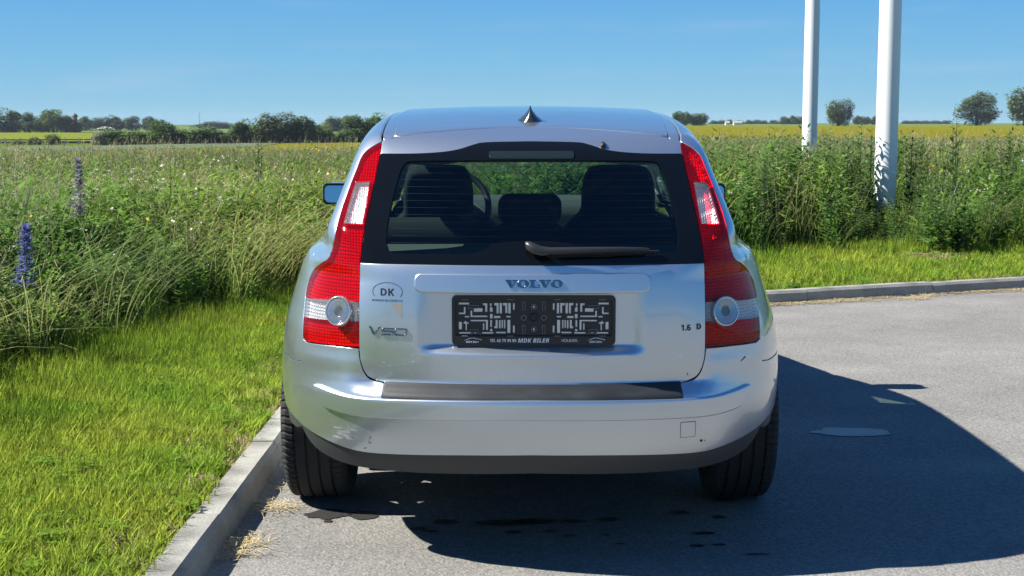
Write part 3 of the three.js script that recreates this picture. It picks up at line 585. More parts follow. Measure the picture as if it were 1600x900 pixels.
// red tower in the wood, mast on the horizon, white farm house
{
  const [x, z] = eyeAt(122, 880), y = landHeight(x, z), t = thing('red_tower', 'small red brick tower with dark domed cap among far trees', 'tower'); t.position.set(x, y, z);
  const u = 880 / 2200, brick = std([0.34, 0.08, 0.055], 0.9), top = 1.36 + (191 - 183) * u - y;
  mesh('shaft', new THREE.CylinderGeometry(3.6 * u, 4.2 * u, top, 8).translate(0, top / 2, 0), brick, t);
  const cap = mesh('dome', new THREE.LatheGeometry([[4.4, 0], [4.7, 0.5], [4.2, 2.6], [2.6, 4.4], [0.8, 5.4], [0.3, 7], [0, 7.2]].map(([a, b]) => new THREE.Vector2(a * u, b * u)), 16), std([0.05, 0.035, 0.035], 0.6), t); cap.position.y = top;
  const dark = std([0.02, 0.02, 0.02], 0.5); for (let k = 0; k < 4; k++) { const w = mesh('window', new THREE.BoxGeometry(0.8, 1.4, 0.3), dark, t); const a = k * Math.PI / 2 + Math.PI / 8; w.position.set(Math.sin(a) * 3.5 * u, top - 2.2, Math.cos(a) * 3.5 * u); w.rotation.y = a; }
}
{
  const [x, z] = eyeAt(315, 1300), y = landHeight(x, z), u = 1300 / 2200, t = thing('mast', 'thin grey lattice mast standing on the horizon', 'mast'), h = 1.36 + (191 - 175.5) * u - y; t.position.set(x, y, z);
  const list = []; for (let k = 0; k < 3; k++) list.push(new THREE.CylinderGeometry(0.1, 0.12, h, 5).translate(0.35 * Math.cos(k * 2.1), h / 2, 0.35 * Math.sin(k * 2.1))); mesh('lattice', mergedOf(list), std([0.3, 0.31, 0.32], 0.6), t);
}
for (const [px, d, w, words] of [[1134, 900, 6, 'smaller of the two, to the left'], [1150, 905, 13, 'larger of the two, to the right']]) {
  const [x, z] = eyeAt(px, d), y = landHeight(x, z), u = d / 2200, t = thing('farm_house', `white farm building far across the yellow field, ${words}`, 'house', 'white farm buildings'); t.position.set(x, y, z);
  mesh('wall', new THREE.BoxGeometry(w * u, 2, 4).translate(0, 1, 0), std([0.78, 0.78, 0.74], 0.8), t);
  const s = new THREE.Shape([[-2.3, 0], [2.3, 0], [0, 1.1]].map((p) => new THREE.Vector2(...p))); mesh('roof', new THREE.ExtrudeGeometry(s, { depth: w * u + 0.4, bevelEnabled: false }).rotateY(Math.PI / 2).translate(-w * u / 2 - 0.2, 2, 0), std([0.35, 0.28, 0.24], 0.8), t);
}
// low fence on the verge at the left
{
  const f = thing('field_fence', 'low grey field fence with pale posts at the left', 'fence'); const a = eyeAt(-60, 398), b = eyeAt(150, 412), wood = std([0.6, 0.58, 0.5], 0.9), rail = std([0.16, 0.17, 0.15], 0.9), n = 9;
  for (let i = 0; i <= n; i++) { const x = a[0] + ((b[0] - a[0]) * i) / n, z = a[1] + ((b[1] - a[1]) * i) / n, y = landHeight(x, z); mesh('post', new THREE.BoxGeometry(0.35, 1.9, 0.35).translate(x, y + 0.95, z), wood, f); }
  for (const h of [0.7, 1.3]) { const l = Math.hypot(b[0] - a[0], b[1] - a[1]), r = mesh('rail', new THREE.BoxGeometry(l, 0.35, 0.1), rail, f); r.position.set((a[0] + b[0]) / 2, landHeight((a[0] + b[0]) / 2, (a[1] + b[1]) / 2) + h, (a[1] + b[1]) / 2); r.rotation.y = Math.atan2(-(b[1] - a[1]), b[0] - a[0]); }
}
// summer haze over the far fields
scene.fog = new THREE.FogExp2(rgb(0.72, 0.86, 1), 0.00008);
// ---------------------------------------------------------------- the car
const font = await new FontLoader().loadAsync('fonts/droid/droid_sans_bold.typeface.json');
const fontThin = await new FontLoader().loadAsync('fonts/droid/droid_sans_regular.typeface.json');
const fontSerif = await new FontLoader().loadAsync('fonts/droid/droid_serif_bold.typeface.json');
const car = thing('parked_car', 'silver estate car parked beside the kerb, seen from behind', 'car');
car.position.set(0.061, 0, -5.07);
const flake = texture(256, (u, v) => noise(u * 256, v * 256, 256), 0.12);
const paint = phys([0.53, 0.59, 0.645], 0.34, { metalness: 0.88, clearcoat: 1, clearcoatRoughness: 0.03, bumpMap: flake, bumpScale: 0.00002 });
const blackPlastic = std([0.022, 0.023, 0.025], 0.55);
const greyPlasticMap = texture(256, (u, v) => 0.42 + 0.3 * fbm(u * 5, v * 14, 4, 5), 0.35, true);
const trimPlastic = std([0.05, 0.053, 0.058], 0.42);
const rubber = std([0.018, 0.018, 0.019], 0.85);
const glossBlack = phys([0.004, 0.005, 0.006], 0.05, { specularIntensity: 0.75 });
const chrome = std([0.85, 0.87, 0.88], 0.12, { metalness: 1 });
const darkCloth = std([0.018, 0.019, 0.022], 0.95);
const greyCloth = std([0.2, 0.21, 0.2], 0.95);
const backGlass = phys([0.5, 0.62, 0.6], 0.02, { transmission: 1, thickness: 0, ior: 1.5 });
const sideGlass = phys([0.5, 0.62, 0.55], 0.02, { transmission: 1, thickness: 0, ior: 1.5 });
const part = (name, g, m, parent = car) => mesh(name, g, m, parent);
const polarOfRear = (pts) => pts.map(([x, y]) => { const p = onRear(Math.abs(x), y); p[0] *= Math.sign(x) || 1; return toPolar(p); });
const polarOfSide = (pts) => pts.map(([z, y]) => toPolar(onSide(z, y)));
const cylOfSide = (pts) => pts.map(([z, y]) => toCylinder(onSide(z, y)));

// outlines, right half, [x, y] seen square from behind
const lampOuter = spline([[0.482, 1.296], [0.517, 1.275], [0.537, 1.252], [0.549, 1.218], [0.563, 1.178], [0.576, 1.135], [0.587, 1.098], [0.597, 1.053], [0.606, 1.006], [0.616, 0.965], [0.63, 0.939], [0.656, 0.921], [0.683, 0.9], [0.703, 0.872], [0.713, 0.843], [0.717, 0.812], [0.717, 0.755], [0.716, 0.695]], 0.01);
const lampInnerX = curve([[0.66, 0.5265], [0.768, 0.5265], [0.884, 0.5255], [0.932, 0.5245], [0.959, 0.5225], [0.996, 0.519], [1.066, 0.51], [1.14, 0.498], [1.242, 0.484], [1.3, 0.4775]]);
const lampInner = Array.from({ length: 36 }, (_, i) => { const y = 0.687 + (1.294 - 0.687) * (i / 35); return [lampInnerX(y), y]; });
const gateX = (y) => lampInnerX(y) - 0.006;

// tailgate: flat dip for the number plate under the grip
const dip = ([x, y, z]) => {
  const k = smooth(0.352, 0.292, Math.abs(x)) * smooth(0.668, 0.7, y) * (1 - smooth(0.868, 0.874, y));
  return [x, y, z + (0.897 - z) * k];
};
const gate = [];
for (let y = 0.936; y > 0.68; y -= 0.02) gate.push([gateX(y), y]);
gate.push(...spline([[0.5205, 0.68], [0.518, 0.65], [0.506, 0.612], [0.486, 0.591], [0.447, 0.583], [0.37, 0.583], [0.2, 0.585], [0.0, 0.586]], 0.015).slice(0, -1));
const tailgate = part('tailgate', panel(onRear, both(gate), { carve: dip, edge: 0.012 }), paint);
const grip = part('grip', panel(onRear, roundedRect(-0.345, 0.861, 0.345, 0.906, 0.016), { offset: 0.015, skirt: 0.045, bevel: 0.006, edge: 0.02 }), paint, tailgate);
// spoiler lip at the top of the tailgate
const glassTopLine = spline([[0.474, 1.262], [0.362, 1.263], [0.28, 1.268], [0.225, 1.277], [0.18, 1.291], [0.14, 1.298], [0.0, 1.301]], 0.015);
const spoilerFront = spline([[0.473, 0.549], [0.441, 0.545], [0.36, 0.53], [0.267, 0.508], [0.13, 0.479], [0, 0.468]], 0.02);
const spoilerBack = glassTopLine.map(([x, y]) => { const p = onRear(x, y); return [p[0], p[2] - 0.004]; });
const lip = ([x, y, z]) => [x, y - 0.0045 - 0.1 * (z - 0.468 - 0.36 * x * x), z];
part('spoiler', panel(onTop, both([...spoilerFront.slice().reverse(), ...spoilerBack].filter((p) => p[0] > -1e-6)).filter((p, i, a) => i === 0 || Math.hypot(p[0] - a[i - 1][0], p[1] - a[i - 1][1]) > 1e-4), { carve: lip, offset: 0.003, skirt: 0.03, bevel: 0.004, edge: 0.015 }), paint);
const nozzle = onTop(0.225, 0.615); const washer = part('washer_nozzle', new THREE.CapsuleGeometry(0.01, 0.014, 4, 12), blackPlastic); washer.rotation.x = 1.85; washer.position.set(0.225, nozzle[1] - 0.01, nozzle[2] - 0.004);

// rear window: clear pane inside a black border
const clearHalf = spline([[0.0, 1.2455], [0.25, 1.244], [0.375, 1.241], [0.4, 1.228], [0.413, 1.195], [0.425, 1.145], [0.437, 1.08], [0.443, 1.02], [0.437, 0.985], [0.418, 0.97], [0.3, 0.968], [0.178, 0.97], [0.148, 0.979], [0.118, 0.998], [0.06, 1.006], [0, 1.007]], 0.012);
const clearLoop = [...clearHalf, ...mirror(clearHalf).reverse().slice(1, -1)];
const borderHalf = []; for (let y = 1.258; y > 0.945; y -= 0.02) borderHalf.push([gateX(y), y]); borderHalf.push([gateX(0.9415), 0.9415]);
const borderLoop = both([...glassTopLine.slice().reverse(), ...borderHalf]).filter((p, i, a) => i === 0 || Math.hypot(p[0] - a[i - 1][0], p[1] - a[i - 1][1]) > 1e-4);
const rearWindow = part('rear_window', panel(onRear, clearLoop, { offset: -0.003, skirt: 0, edge: 0.03 }), backGlass);
part('window_border', panel(onRear, borderLoop, { holes: [clearLoop], offset: 0.0, skirt: 0.01, bevel: 0.001, edge: 0.02 }), glossBlack, rearWindow);
for (let i = 0; i < 12; i++) {                                            // heating wires
  const y = 1.228 - i * 0.0205, x1 = 0.402 + (1.228 - y) * 0.12;
  part('heating_wire', panel(onRear, both([[x1, y + 0.00035], [x1, y - 0.00035]]), { offset: -0.006, skirt: 0, edge: 0.05 }), std([0.05, 0.035, 0.03], 0.6), rearWindow);
}
const brakeLight = part('third_brake_light', panel(onRear, roundedRect(-0.13, 1.249, 0.13, 1.268, 0.006), { offset: 0.004, skirt: 0.008, edge: 0.02 }), std([0.012, 0.02, 0.022], 0.12));

// tail lamps
const ribs = texture(128, (u, v) => { const a = Math.abs(((u * 8) % 1) - 0.5) * 2, b = Math.abs(((v * 8) % 1) - 0.5) * 2; return 1 - Math.max(a, b) ** 2; }, 0.08);
const lines = texture(128, (u) => 0.5 + 0.5 * Math.sin(u * 8 * Math.PI * 2), 0.06);
const lampRed = phys([0.82, 0.012, 0.03], 0.05, { transmission: 0.9, thickness: 0, ior: 1.5, specularIntensity: 0.5 });
const lampClear = phys([0.9, 0.91, 0.92], 0.04, { transmission: 0.93, thickness: 0, ior: 1.5 });
const reflector = std([0.9, 0.9, 0.9], 0.35, { metalness: 0.35, bumpMap: ribs, bumpScale: 0.014 });
const reflectorLines = std([0.85, 0.86, 0.87], 0.22, { metalness: 0.8, bumpMap: lines, bumpScale: 0.004 });
const reflectorDark = std([0.85, 0.85, 0.85], 0.3, { metalness: 0.4, bumpMap: ribs, bumpScale: 0.012 });
const lampC = [0.583, 0.789], lampR = 0.044;
const bandTop = curve([[0.5, 0.823], [0.6, 0.819], [0.72, 0.809]]), bandLow = curve([[0.5, 0.763], [0.61, 0.759], [0.72, 0.752]]);
const along = (f, a, b, n = 14) => Array.from({ length: n }, (_, i) => { const x = a + ((b - a) * i) / (n - 1); return [x, f(x)]; });
function buildLamp(side) {
  const lamp = new THREE.Group(); lamp.name = 'tail_lamp'; car.add(lamp);
  const S = (pts) => (side < 0 ? mirror(pts) : pts);
  const gap = 0.0015;
  const outerAbove = lampOuter.filter((p) => p[1] > bandTop(p[0]) + gap), outerBand = lampOuter.filter((p) => p[1] < bandTop(p[0]) - gap && p[1] > bandLow(p[0]) + gap), outerBelow = lampOuter.filter((p) => p[1] < bandLow(p[0]) - gap);
  const innerAbove = lampInner.filter((p) => p[1] > bandTop(p[0]) + gap), innerBelow = lampInner.filter((p) => p[1] < bandLow(p[0]) - gap);
  const x0 = 0.5268, x1 = 0.7168;
  const clear = [[0.4985 + 0.005, 1.18], [0.553, 1.175], [0.563, 1.138], [0.574, 1.09], [0.581, 1.051], [0.518, 1.051], [0.5135, 1.08], [0.5085, 1.12]];
  const upper = [...along((x) => bandTop(x) + gap, x1, x0), ...innerAbove, ...outerAbove];
  const lower = [...along((x) => bandLow(x) - gap, x0, x1), ...outerBelow, [0.703, 0.684], [0.61, 0.6865], ...innerBelow.slice(0, 1)];
  const bandRing = [...along((x) => bandTop(x) - gap, x0, x1), ...outerBand, ...along((x) => bandLow(x) + gap, x1, x0)];
  const opt = { offset: 0.0, skirt: 0.006, bevel: 0.003, edge: 0.014 };
  part('red_lens', panel(onRear, S(upper), { ...opt, holes: [S(clear)] }), lampRed, lamp);
  part('red_lens', panel(onRear, S(lower), opt), lampRed, lamp);
  part('clear_lens', panel(onRear, S(clear), { ...opt, offset: -0.0015, bevel: 0.001, skirt: 0.012 }), lampClear, lamp);
  part('clear_lens', panel(onRear, S(bandRing), { ...opt, holes: [S(circle(...lampC, lampR + 0.001))] }), lampClear, lamp);
  // reflectors behind the lenses
  const deep = { offset: -0.017, skirt: -0.0115, bevel: 0.0006, edge: 0.02 };
  part('reflector', panel(onRear, S([...upper]), { ...deep, holes: [S(clear)] }), reflector, lamp);
  part('reflector', panel(onRear, S([...lower]), deep), reflector, lamp);
  part('reflector', panel(onRear, S(clear), deep), reflectorLines, lamp);
  part('reflector', panel(onRear, S(bandRing), deep), reflectorDark, lamp);
  // round lens with rings, standing proud
  const prof = [[0.0, 0.004], [0.006, 0.0045], [0.0135, 0.005], [0.015, 0.012], [0.017, 0.013], [0.021, 0.0115], [0.022, 0.0145], [0.028, 0.0125], [0.029, 0.016], [0.036, 0.014], [0.0395, 0.0165], [0.042, 0.0175], [0.0445, 0.015], [0.0455, 0.006], [0.046, -0.02]].map((p) => new THREE.Vector2(...p));
  const c = onRear(...lampC), n = gradient(...c);
  const disc = new THREE.Object3D(); disc.position.set(c[0] * side, c[1], c[2]); 
  disc.quaternion.setFromUnitVectors(new THREE.Vector3(0, 1, 0), new THREE.Vector3(n.x * side * 0.55, n.y, n.z).normalize());
  disc.scale.set(0.98, 1, 1.04);
  disc.updateMatrix(); const turned = (g) => g.applyMatrix4(disc.matrix);
  const ringG = new THREE.LatheGeometry(prof.slice(10), 48), inG = new THREE.LatheGeometry(prof.slice(2, 11), 48), bulbG = new THREE.LatheGeometry(prof.slice(0, 3), 32);
  part('round_lens_rim', turned(ringG), std([0.6, 0.61, 0.62], 0.15, { metalness: 0.75 }), lamp);
  part('round_lens_rings', turned(inG), std([0.4, 0.42, 0.44], 0.16, { metalness: 0.85 }), lamp);
  part('bulb_cover', turned(bulbG), std([0.12, 0.12, 0.125], 0.2, { metalness: 0.5 }), lamp);
  const cover = new THREE.SphereGeometry(0.16, 32, 8, 0, Math.PI * 2, 0, Math.asin(0.036 / 0.16)); cover.translate(0, -0.139, 0);
  part('round_lens_cover', turned(cover), lampClear, lamp);
}
buildLamp(1); buildLamp(-1);

// bumper
const lowLine = spline([[0, 0.374], [0.2, 0.37], [0.37, 0.363], [0.486, 0.36], [0.558, 0.365], [0.642, 0.384], [0.703, 0.402], [0.74, 0.416]], 0.02);
const valanceLine = spline([[0, 0.304], [0.2, 0.298], [0.374, 0.294], [0.509, 0.297], [0.563, 0.301], [0.614, 0.31], [0.675, 0.332], [0.712, 0.363], [0.735, 0.4]], 0.02);
const arch = (r, a0, a1, n = 16) => Array.from({ length: n }, (_, i) => { const a = ((a0 + ((a1 - a0) * i) / (n - 1)) * Math.PI) / 180; return [r * Math.cos(a), 0.315 + r * Math.sin(a)]; });
const bumperHalf = [
  ...polarOfRear([[0.0001, 0.5395], [0.2, 0.538], [0.452, 0.5335], [0.449, 0.573], [0.4495, 0.5765]]),
  ...polarOfRear(spline([[0.452, 0.577], [0.49, 0.585], [0.511, 0.608], [0.523, 0.648], [0.5265, 0.68]], 0.012)),
  ...polarOfRear([[0.61, 0.681], [0.7, 0.6775], [0.717, 0.687], [0.7205, 0.65], [0.7225, 0.615]]),
  ...polarOfSide(spline([[0.66, 0.609], [0.43, 0.597], [0.21, 0.581]], 0.03)),
  ...polarOfSide(arch(0.342, 51, 19, 8)),
  ...polarOfSide(spline([[0.45, 0.428], [0.62, 0.424]], 0.03)),
  ...polarOfRear(lowLine.slice().reverse().map((p) => [Math.max(p[0], 0.0001), p[1]])),
];
const groove = polarOfRear(both([[0.0001, 0.503], [0.367, 0.496], [0.525, 0.495], [0.586, 0.5], [0.632, 0.511], [0.645, 0.528], [0.656, 0.521], [0.64, 0.4995], [0.589, 0.4885], [0.525, 0.4825], [0.367, 0.4835], [0.0001, 0.4905]]));
const bumper = part('bumper', panel(onPolar, both(bumperHalf).filter((p, i, a) => { const q = a[(i + 1) % a.length]; return Math.hypot(p[0] - q[0], p[1] - q[1]) > 4e-4; }), { holes: [groove], offset: 0.001, skirt: 0.02, bevel: 0.001, edge: 0.02 }), paint);
const bandUpper = spline([[0, 0.5385], [0.3, 0.535], [0.444, 0.533], [0.538, 0.534], [0.606, 0.542], [0.663, 0.553]], 0.02), bandLower = spline([[0.663, 0.548], [0.652, 0.522], [0.637, 0.503], [0.588, 0.492], [0.525, 0.486], [0.367, 0.487], [0, 0.494]], 0.02);
part('bumper_moulding', panel(onRear, both([...bandUpper, ...bandLower].map((p) => [Math.max(p[0], 0.0), p[1]])).filter((p, i, a) => { const q = a[(i + 1) % a.length]; return Math.hypot(p[0] - q[0], p[1] - q[1]) > 4e-4; }), { offset: 0.016, skirt: 0.024, bevel: 0.006, edge: 0.012 }), paint, bumper);
part('valance', panel(onPolar, both([...polarOfRear(lowLine.map((p) => [Math.max(p[0], 0.0001), p[1] + 0.012])), ...polarOfSide([[0.6, 0.436], [0.45, 0.44], [0.34, 0.435], [0.345, 0.365], [0.45, 0.368], [0.6, 0.382]]), ...polarOfRear(valanceLine.slice().reverse().map((p) => [Math.max(p[0], 0.0001), p[1]]))]).filter((p, i, a) => { const q = a[(i + 1) % a.length]; return Math.hypot(p[0] - q[0], p[1] - q[1]) > 4e-4; }), { offset: -0.006, skirt: 0.05, bevel: 0.006, edge: 0.03 }), std([0.032, 0.035, 0.039], 0.5), bumper);
part('step_pad', panel(onRear, both([[0.443, 0.5785], [0.4475, 0.5425]]), { offset: 0.007, skirt: 0.02, bevel: 0.004, edge: 0.02 }), std([0.075, 0.088, 0.1], 0.5, { map: greyPlasticMap }), bumper);
const towCover = part('tow_eye_cover', panel(onRear, roundedRect(0.4475, 0.4165, 0.4915, 0.463, 0.003), { offset: 0.0022, skirt: 0.003, bevel: 0.0008, edge: 0.012 }), paint, bumper);
part('cover_gap', panel(onRear, roundedRect(0.4455, 0.4145, 0.4935, 0.465, 0.004), { offset: 0.0014, skirt: 0.001, bevel: 0.0005, edge: 0.012 }), blackPlastic, bumper);
for (const [x, y, r] of [[0.514, 0.399, 0.0045], [0.525, 0.3985, 0.002]]) part('stone_chip', panel(onRear, circle(x, y, r, 12), { offset: 0.0016, skirt: 0, edge: 0.01 }), blackPlastic, bumper);
// scuffs on the left corner of the bumper
seed(11);
const scuffPaint = std([0.62, 0.64, 0.64], 0.7);
for (let i = 0; i < 22; i++) {
  const x = -range(0.535, 0.62), y = 0.39 + range(0, 0.05) - (x + 0.62) * -0.05, l = range(0.006, 0.03), a = range(-0.6, 0.1), w = range(0.0006, 0.002);
  part('scuff', panel(onRear, [[x, y], [x + l * Math.cos(a), y + l * Math.sin(a)], [x + l * Math.cos(a) * 0.9, y + l * Math.sin(a) + w], [x, y + w * 0.7]], { offset: 0.0018, skirt: 0, edge: 0.03 }), scuffPaint, bumper);
}
for (const [x, y, l, a] of [[-0.495, 0.4, 0.016, 1.1], [-0.497, 0.395, 0.01, -0.4], [-0.512, 0.372, 0.008, 0.3], [-0.575, 0.4, 0.02, -0.9], [0.64, 0.63, 0.022, 0.6]]) part('scratch', panel(onRear, [[x, y], [x + l * Math.cos(a), y + l * Math.sin(a)], [x + l * Math.cos(a) * 0.8, y + l * Math.sin(a) + 0.003], [x, y + 0.002]], { offset: 0.0018, skirt: 0, edge: 0.03 }), blackPlastic, bumper);

// body sides
const windowTop = 1.3, belt = 0.992;
const windows = [
  { name: 'quarter_window', loop: [[-0.3, belt + 0.006], [0.3, belt + 0.022], [0.455, belt + 0.03], [0.48, belt + 0.045], [0.42, 1.13], [0.33, 1.235], [0.25, 1.275], [-0.3, 1.298]] },
  { name: 'rear_door_window', loop: [[-1.13, belt], [-0.36, belt + 0.004], [-0.36, 1.3], [-1.13, 1.32]] },
  { name: 'front_door_window', loop: [[-1.84, belt], [-1.19, belt], [-1.19, 1.32], [-1.5, 1.318], [-1.6, 1.29], [-1.8, 1.09]] },
];
const frameTop = [[0.479, 0.552], [0.4845, 0.471], [0.4955, 0.209], [0.505, -0.1], [0.51, -0.5], [0.512, -1.0], [0.505, -1.5]];
const lampEdge3 = lampOuter.filter((p) => p[1] > 0.955).map(([x, y]) => { const p = onRear(x + 0.0035, y + 0.0015); return p; });
for (const side of [1, -1]) {
  const S = (pts) => (side < 0 ? mirror(pts) : pts);
  const shoulder = polarOfRear(lampOuter.filter((p) => p[1] < 0.962 && p[1] > 0.69).map(([x, y]) => [x + 0.004, y + (y > 0.86 ? 0.0025 : 0)]));
  const quarter = [
    ...polarOfSide([[-0.38, 1.0]]), ...polarOfSide(spline([[-0.1, 1.0], [0.3, 1.0], [0.55, 1.0]], 0.05)), ...polarOfRear([[0.618, 0.985]]),
    ...shoulder, ...polarOfRear([[0.7235, 0.65], [0.7255, 0.619]]),
    ...polarOfSide(spline([[0.66, 0.6135], [0.43, 0.6015], [0.21, 0.586]], 0.03)), ...polarOfSide(arch(0.342, 54, 170, 26)), ...polarOfSide([[-0.345, 0.24], [-0.4, 0.24], [-0.4, 0.6]]),
  ];
  part('quarter_panel', panel(onPolar, S(quarter), { offset: -0.0012, skirt: 0.014, bevel: 0.002, edge: 0.025 }), paint);
  // upper frame: cant rail, pillars, with the window openings
  const lowEdge = cylOfSide(spline([[0.62, 0.982], [0.4, 0.978], [0, 0.975], [-1, 0.975], [-2.0, 0.975], [-2.3, 0.98]], 0.06));
  const frame = [
    ...lampEdge3.map(toCylinder), ...lowEdge,
    ...[[0.62, -2.38], [0.6, -2.2], [0.57, -1.95], [0.54, -1.75]].map(([x, z]) => toCylinder(onTop(x, z))),
    ...frameTop.slice().reverse().map(([x, z]) => toCylinder(onTop(x, z))),
  ];
  const holes = windows.map((w) => cylOfSide(w.loop));
  part('side_frame', panel(onCylinder, S(frame), { holes: holes.map(S), skirt: 0.02, bevel: 0.002, edge: 0.03 }), paint);
  for (const w of windows) {
    part(w.name, panel(onCylinder, S(cylOfSide(w.loop)), { offset: -0.008, skirt: 0, edge: 0.06 }), sideGlass);
  }
  part('belt_moulding', panel(onCylinder, S(cylOfSide([[0.42, belt + 0.02], [-0.3, belt - 0.002], [-2.1, belt - 0.008], [-2.1, belt + 0.006], [-0.3, belt + 0.012], [0.42, belt + 0.034]])), { offset: 0.004, skirt: 0.02, edge: 0.05 }), blackPlastic);
  for (const z of [-0.33, -1.16]) part('pillar_trim', panel(onCylinder, S(cylOfSide([[z - 0.045, belt], [z + 0.045, belt], [z + 0.045, 1.305], [z - 0.045, 1.312]])), { offset: 0.0015, skirt: 0.01, edge: 0.05 }), glossBlack);
  const sidePanel = (name, loop) => part(name, panel((z, y) => { const p = onSide(z, y); return side < 0 ? [-p[0], p[1], p[2]] : p; }, loop, { offset: -0.0012, skirt: 0.014, edge: 0.05 }), paint);
  const rearDoor = sidePanel('rear_door', [[-0.406, 1.0], [-0.406, 0.26], [-1.13, 0.26], [-1.13, 1.0]]);
  const frontDoor = sidePanel('front_door', [[-1.136, 1.0], [-1.136, 0.26], [-2.12, 0.26], [-2.2, 0.6], [-2.2, 0.98]]);
  sidePanel('front_fender', [[-2.206, 0.955], [-2.206, 0.6], [-2.126, 0.26], ...arch(0.342, -6, 186, 26).map(([z, y]) => [z - 2.64, y]), [-3.05, 0.3], [-3.3, 0.3], [-3.4, 0.68], [-3.2, 0.77], [-2.7, 0.87]].filter((p, i) => true));
  for (const [door, z] of [[rearDoor, -0.62], [frontDoor, -1.42]]) { const p = onSide(z, 0.83), h = part('door_handle', new RoundedBoxGeometry(0.03, 0.028, 0.2, 3, 0.012), paint, door); h.position.set(side * (p[0] + 0.012), 0.83, z); }
  part('roof_moulding', panel(onTop, S([...frameTop.map(([x, z]) => [x - 0.0085, z]), ...[[0.471, -1.5], [0.475, -1.0], [0.476, -0.5], [0.4725, -0.1], [0.4615, 0.209], [0.4465, 0.471], [0.442, 0.533]]]), { offset: -0.004, skirt: 0.02, bevel: 0.003, edge: 0.04 }), paint);
  part('sill', new RoundedBoxGeometry(0.12, 0.12, 1.95, 2, 0.03).translate(side * 0.76, 0.23, -1.3), paint);
}
// roof, windscreen, bonnet, nose
const roofFront = [[0.465, -1.55], [0.3, -1.6], [0.0001, -1.62]];
part('roof', panel(onTop, both([...spoilerFront.slice().reverse().filter((p) => p[0] < 0.436).map(([x, z]) => [Math.max(x, 0.0001), z - 0.0095]), [0.4385, 0.471], [0.4535, 0.209], [0.4655, -0.1], [0.469, -0.5], [0.468, -1.0], [0.464, -1.5], ...roofFront]), { skirt: 0.02, bevel: 0.003, edge: 0.05 }), paint);
const screenHalf = [[0.0001, -1.63], [0.3, -1.61], [0.47, -1.56], [0.53, -1.76], [0.57, -2.0], [0.62, -2.42], [0.5, -2.5], [0.3, -2.56], [0.0001, -2.6]];
part('windscreen', panel(onTop, both(screenHalf), { offset: -0.003, skirt: 0, edge: 0.06 }), sideGlass);
part('scuttle', panel(onTop, both([[0.0001, -2.605], [0.3, -2.565], [0.5, -2.505], [0.62, -2.43], [0.66, -2.5], [0.5, -2.6], [0.0001, -2.72]]), { edge: 0.06 }), blackPlastic);
part('bonnet', panel(onTop, both([[0.0001, -2.725], [0.5, -2.605], [0.66, -2.51], [0.7, -2.7], [0.66, -3.1], [0.5, -3.36], [0.0001, -3.46]]), { edge: 0.06 }), paint);
part('front_bumper', panel(onFront, both([[0.0001, 0.67], [0.4, 0.64], [0.62, 0.5], [0.62, 0.28], [0.0001, 0.24]]), { edge: 0.06 }), paint);
part('underbody', new RoundedBoxGeometry(1.06, 0.06, 3.5, 2, 0.025).translate(0, 0.33, -1.75), blackPlastic);
part('spare_wheel_well', new RoundedBoxGeometry(0.8, 0.16, 0.62, 3, 0.05).translate(0, 0.42, 0.45), blackPlastic);

// shark-fin aerial
{
  const at = onTop(0, 0.3), s = [];
  const len = 0.15, rows = 10, cols = 12, pos = [], idx = [];
  for (let i = 0; i <= rows; i++) { const t = i / rows, y = t * 0.058, z0 = -len / 2 + 0.11 * t ** 1.4, z1 = len / 2 - 0.03 * t, w = 0.043 * (1 - t) ** 1.7 + 0.008 * (1 - t * 0.75);
    for (let k = 0; k < cols; k++) { const a = (k / cols) * Math.PI * 2; pos.push(w * Math.sin(a), y, (z0 + z1) / 2 + ((z1 - z0) / 2) * Math.cos(a)); } }
  for (let i = 0; i < rows; i++) for (let k = 0; k < cols; k++) { const a = i * cols + k, b = i * cols + ((k + 1) % cols); idx.push(a, b, a + cols, b, b + cols, a + cols); }
  const top = pos.length / 3; pos.push(0, 0.0595, 0.045); for (let k = 0; k < cols; k++) idx.push(rows * cols + k, rows * cols + ((k + 1) % cols), top);
  const g = new THREE.BufferGeometry(); g.setAttribute('position', new THREE.Float32BufferAttribute(pos, 3)); g.setIndex(idx); g.computeVertexNormals();
  const fin = part('fin_aerial', g, phys([0.03, 0.031, 0.033], 0.15, { clearcoat: 1 })); fin.position.set(at[0], at[1] - 0.006, at[2]); fin.rotation.x = 0.12;
}
const badgeMetal = std([0.2, 0.23, 0.27], 0.14, { metalness: 1 });
// letters and marks on the tailgate
function letters(text, f, size, depth, { spread = 1, slant = 0, bevel = 0 } = {}) {
  const g = new TextGeometry(text, { font: f, size, depth, curveSegments: 4, bevelEnabled: bevel > 0, bevelThickness: bevel, bevelSize: bevel, bevelSegments: 1 });
  g.computeBoundingBox(); const b = g.boundingBox; g.translate(-(b.min.x + b.max.x) / 2, -(b.min.y + b.max.y) / 2, 0); g.scale(spread, 1, 1);
  if (slant) g.applyMatrix4(new THREE.Matrix4().makeShear(0, 0, slant, 0, 0, 0));
  return g;
}
function lay(g, lift, x, y, carve) {                                      // bends flat lettering onto the body at x, y
  const p = g.attributes.position;
  for (let i = 0; i < p.count; i++) {
    const px = x + p.getX(i), py = y + p.getY(i); let q = onRear(px, py); const n = gradient(...q); if (carve) q = carve(q);
    const h = lift + p.getZ(i); p.setXYZ(i, q[0] + n.x * h, q[1] + n.y * h, q[2] + n.z * h);
  }
  g.deleteAttribute('normal'); const f = g.index ? g.toNonIndexed() : g; f.computeVertexNormals(); return f;
}
const badge = part('maker_badge', lay(letters('VOLVO', fontSerif, 0.021, 0.003, { spread: 1.58, bevel: 0.0012 }), 0.0148, 0.004, 0.883), badgeMetal, tailgate);
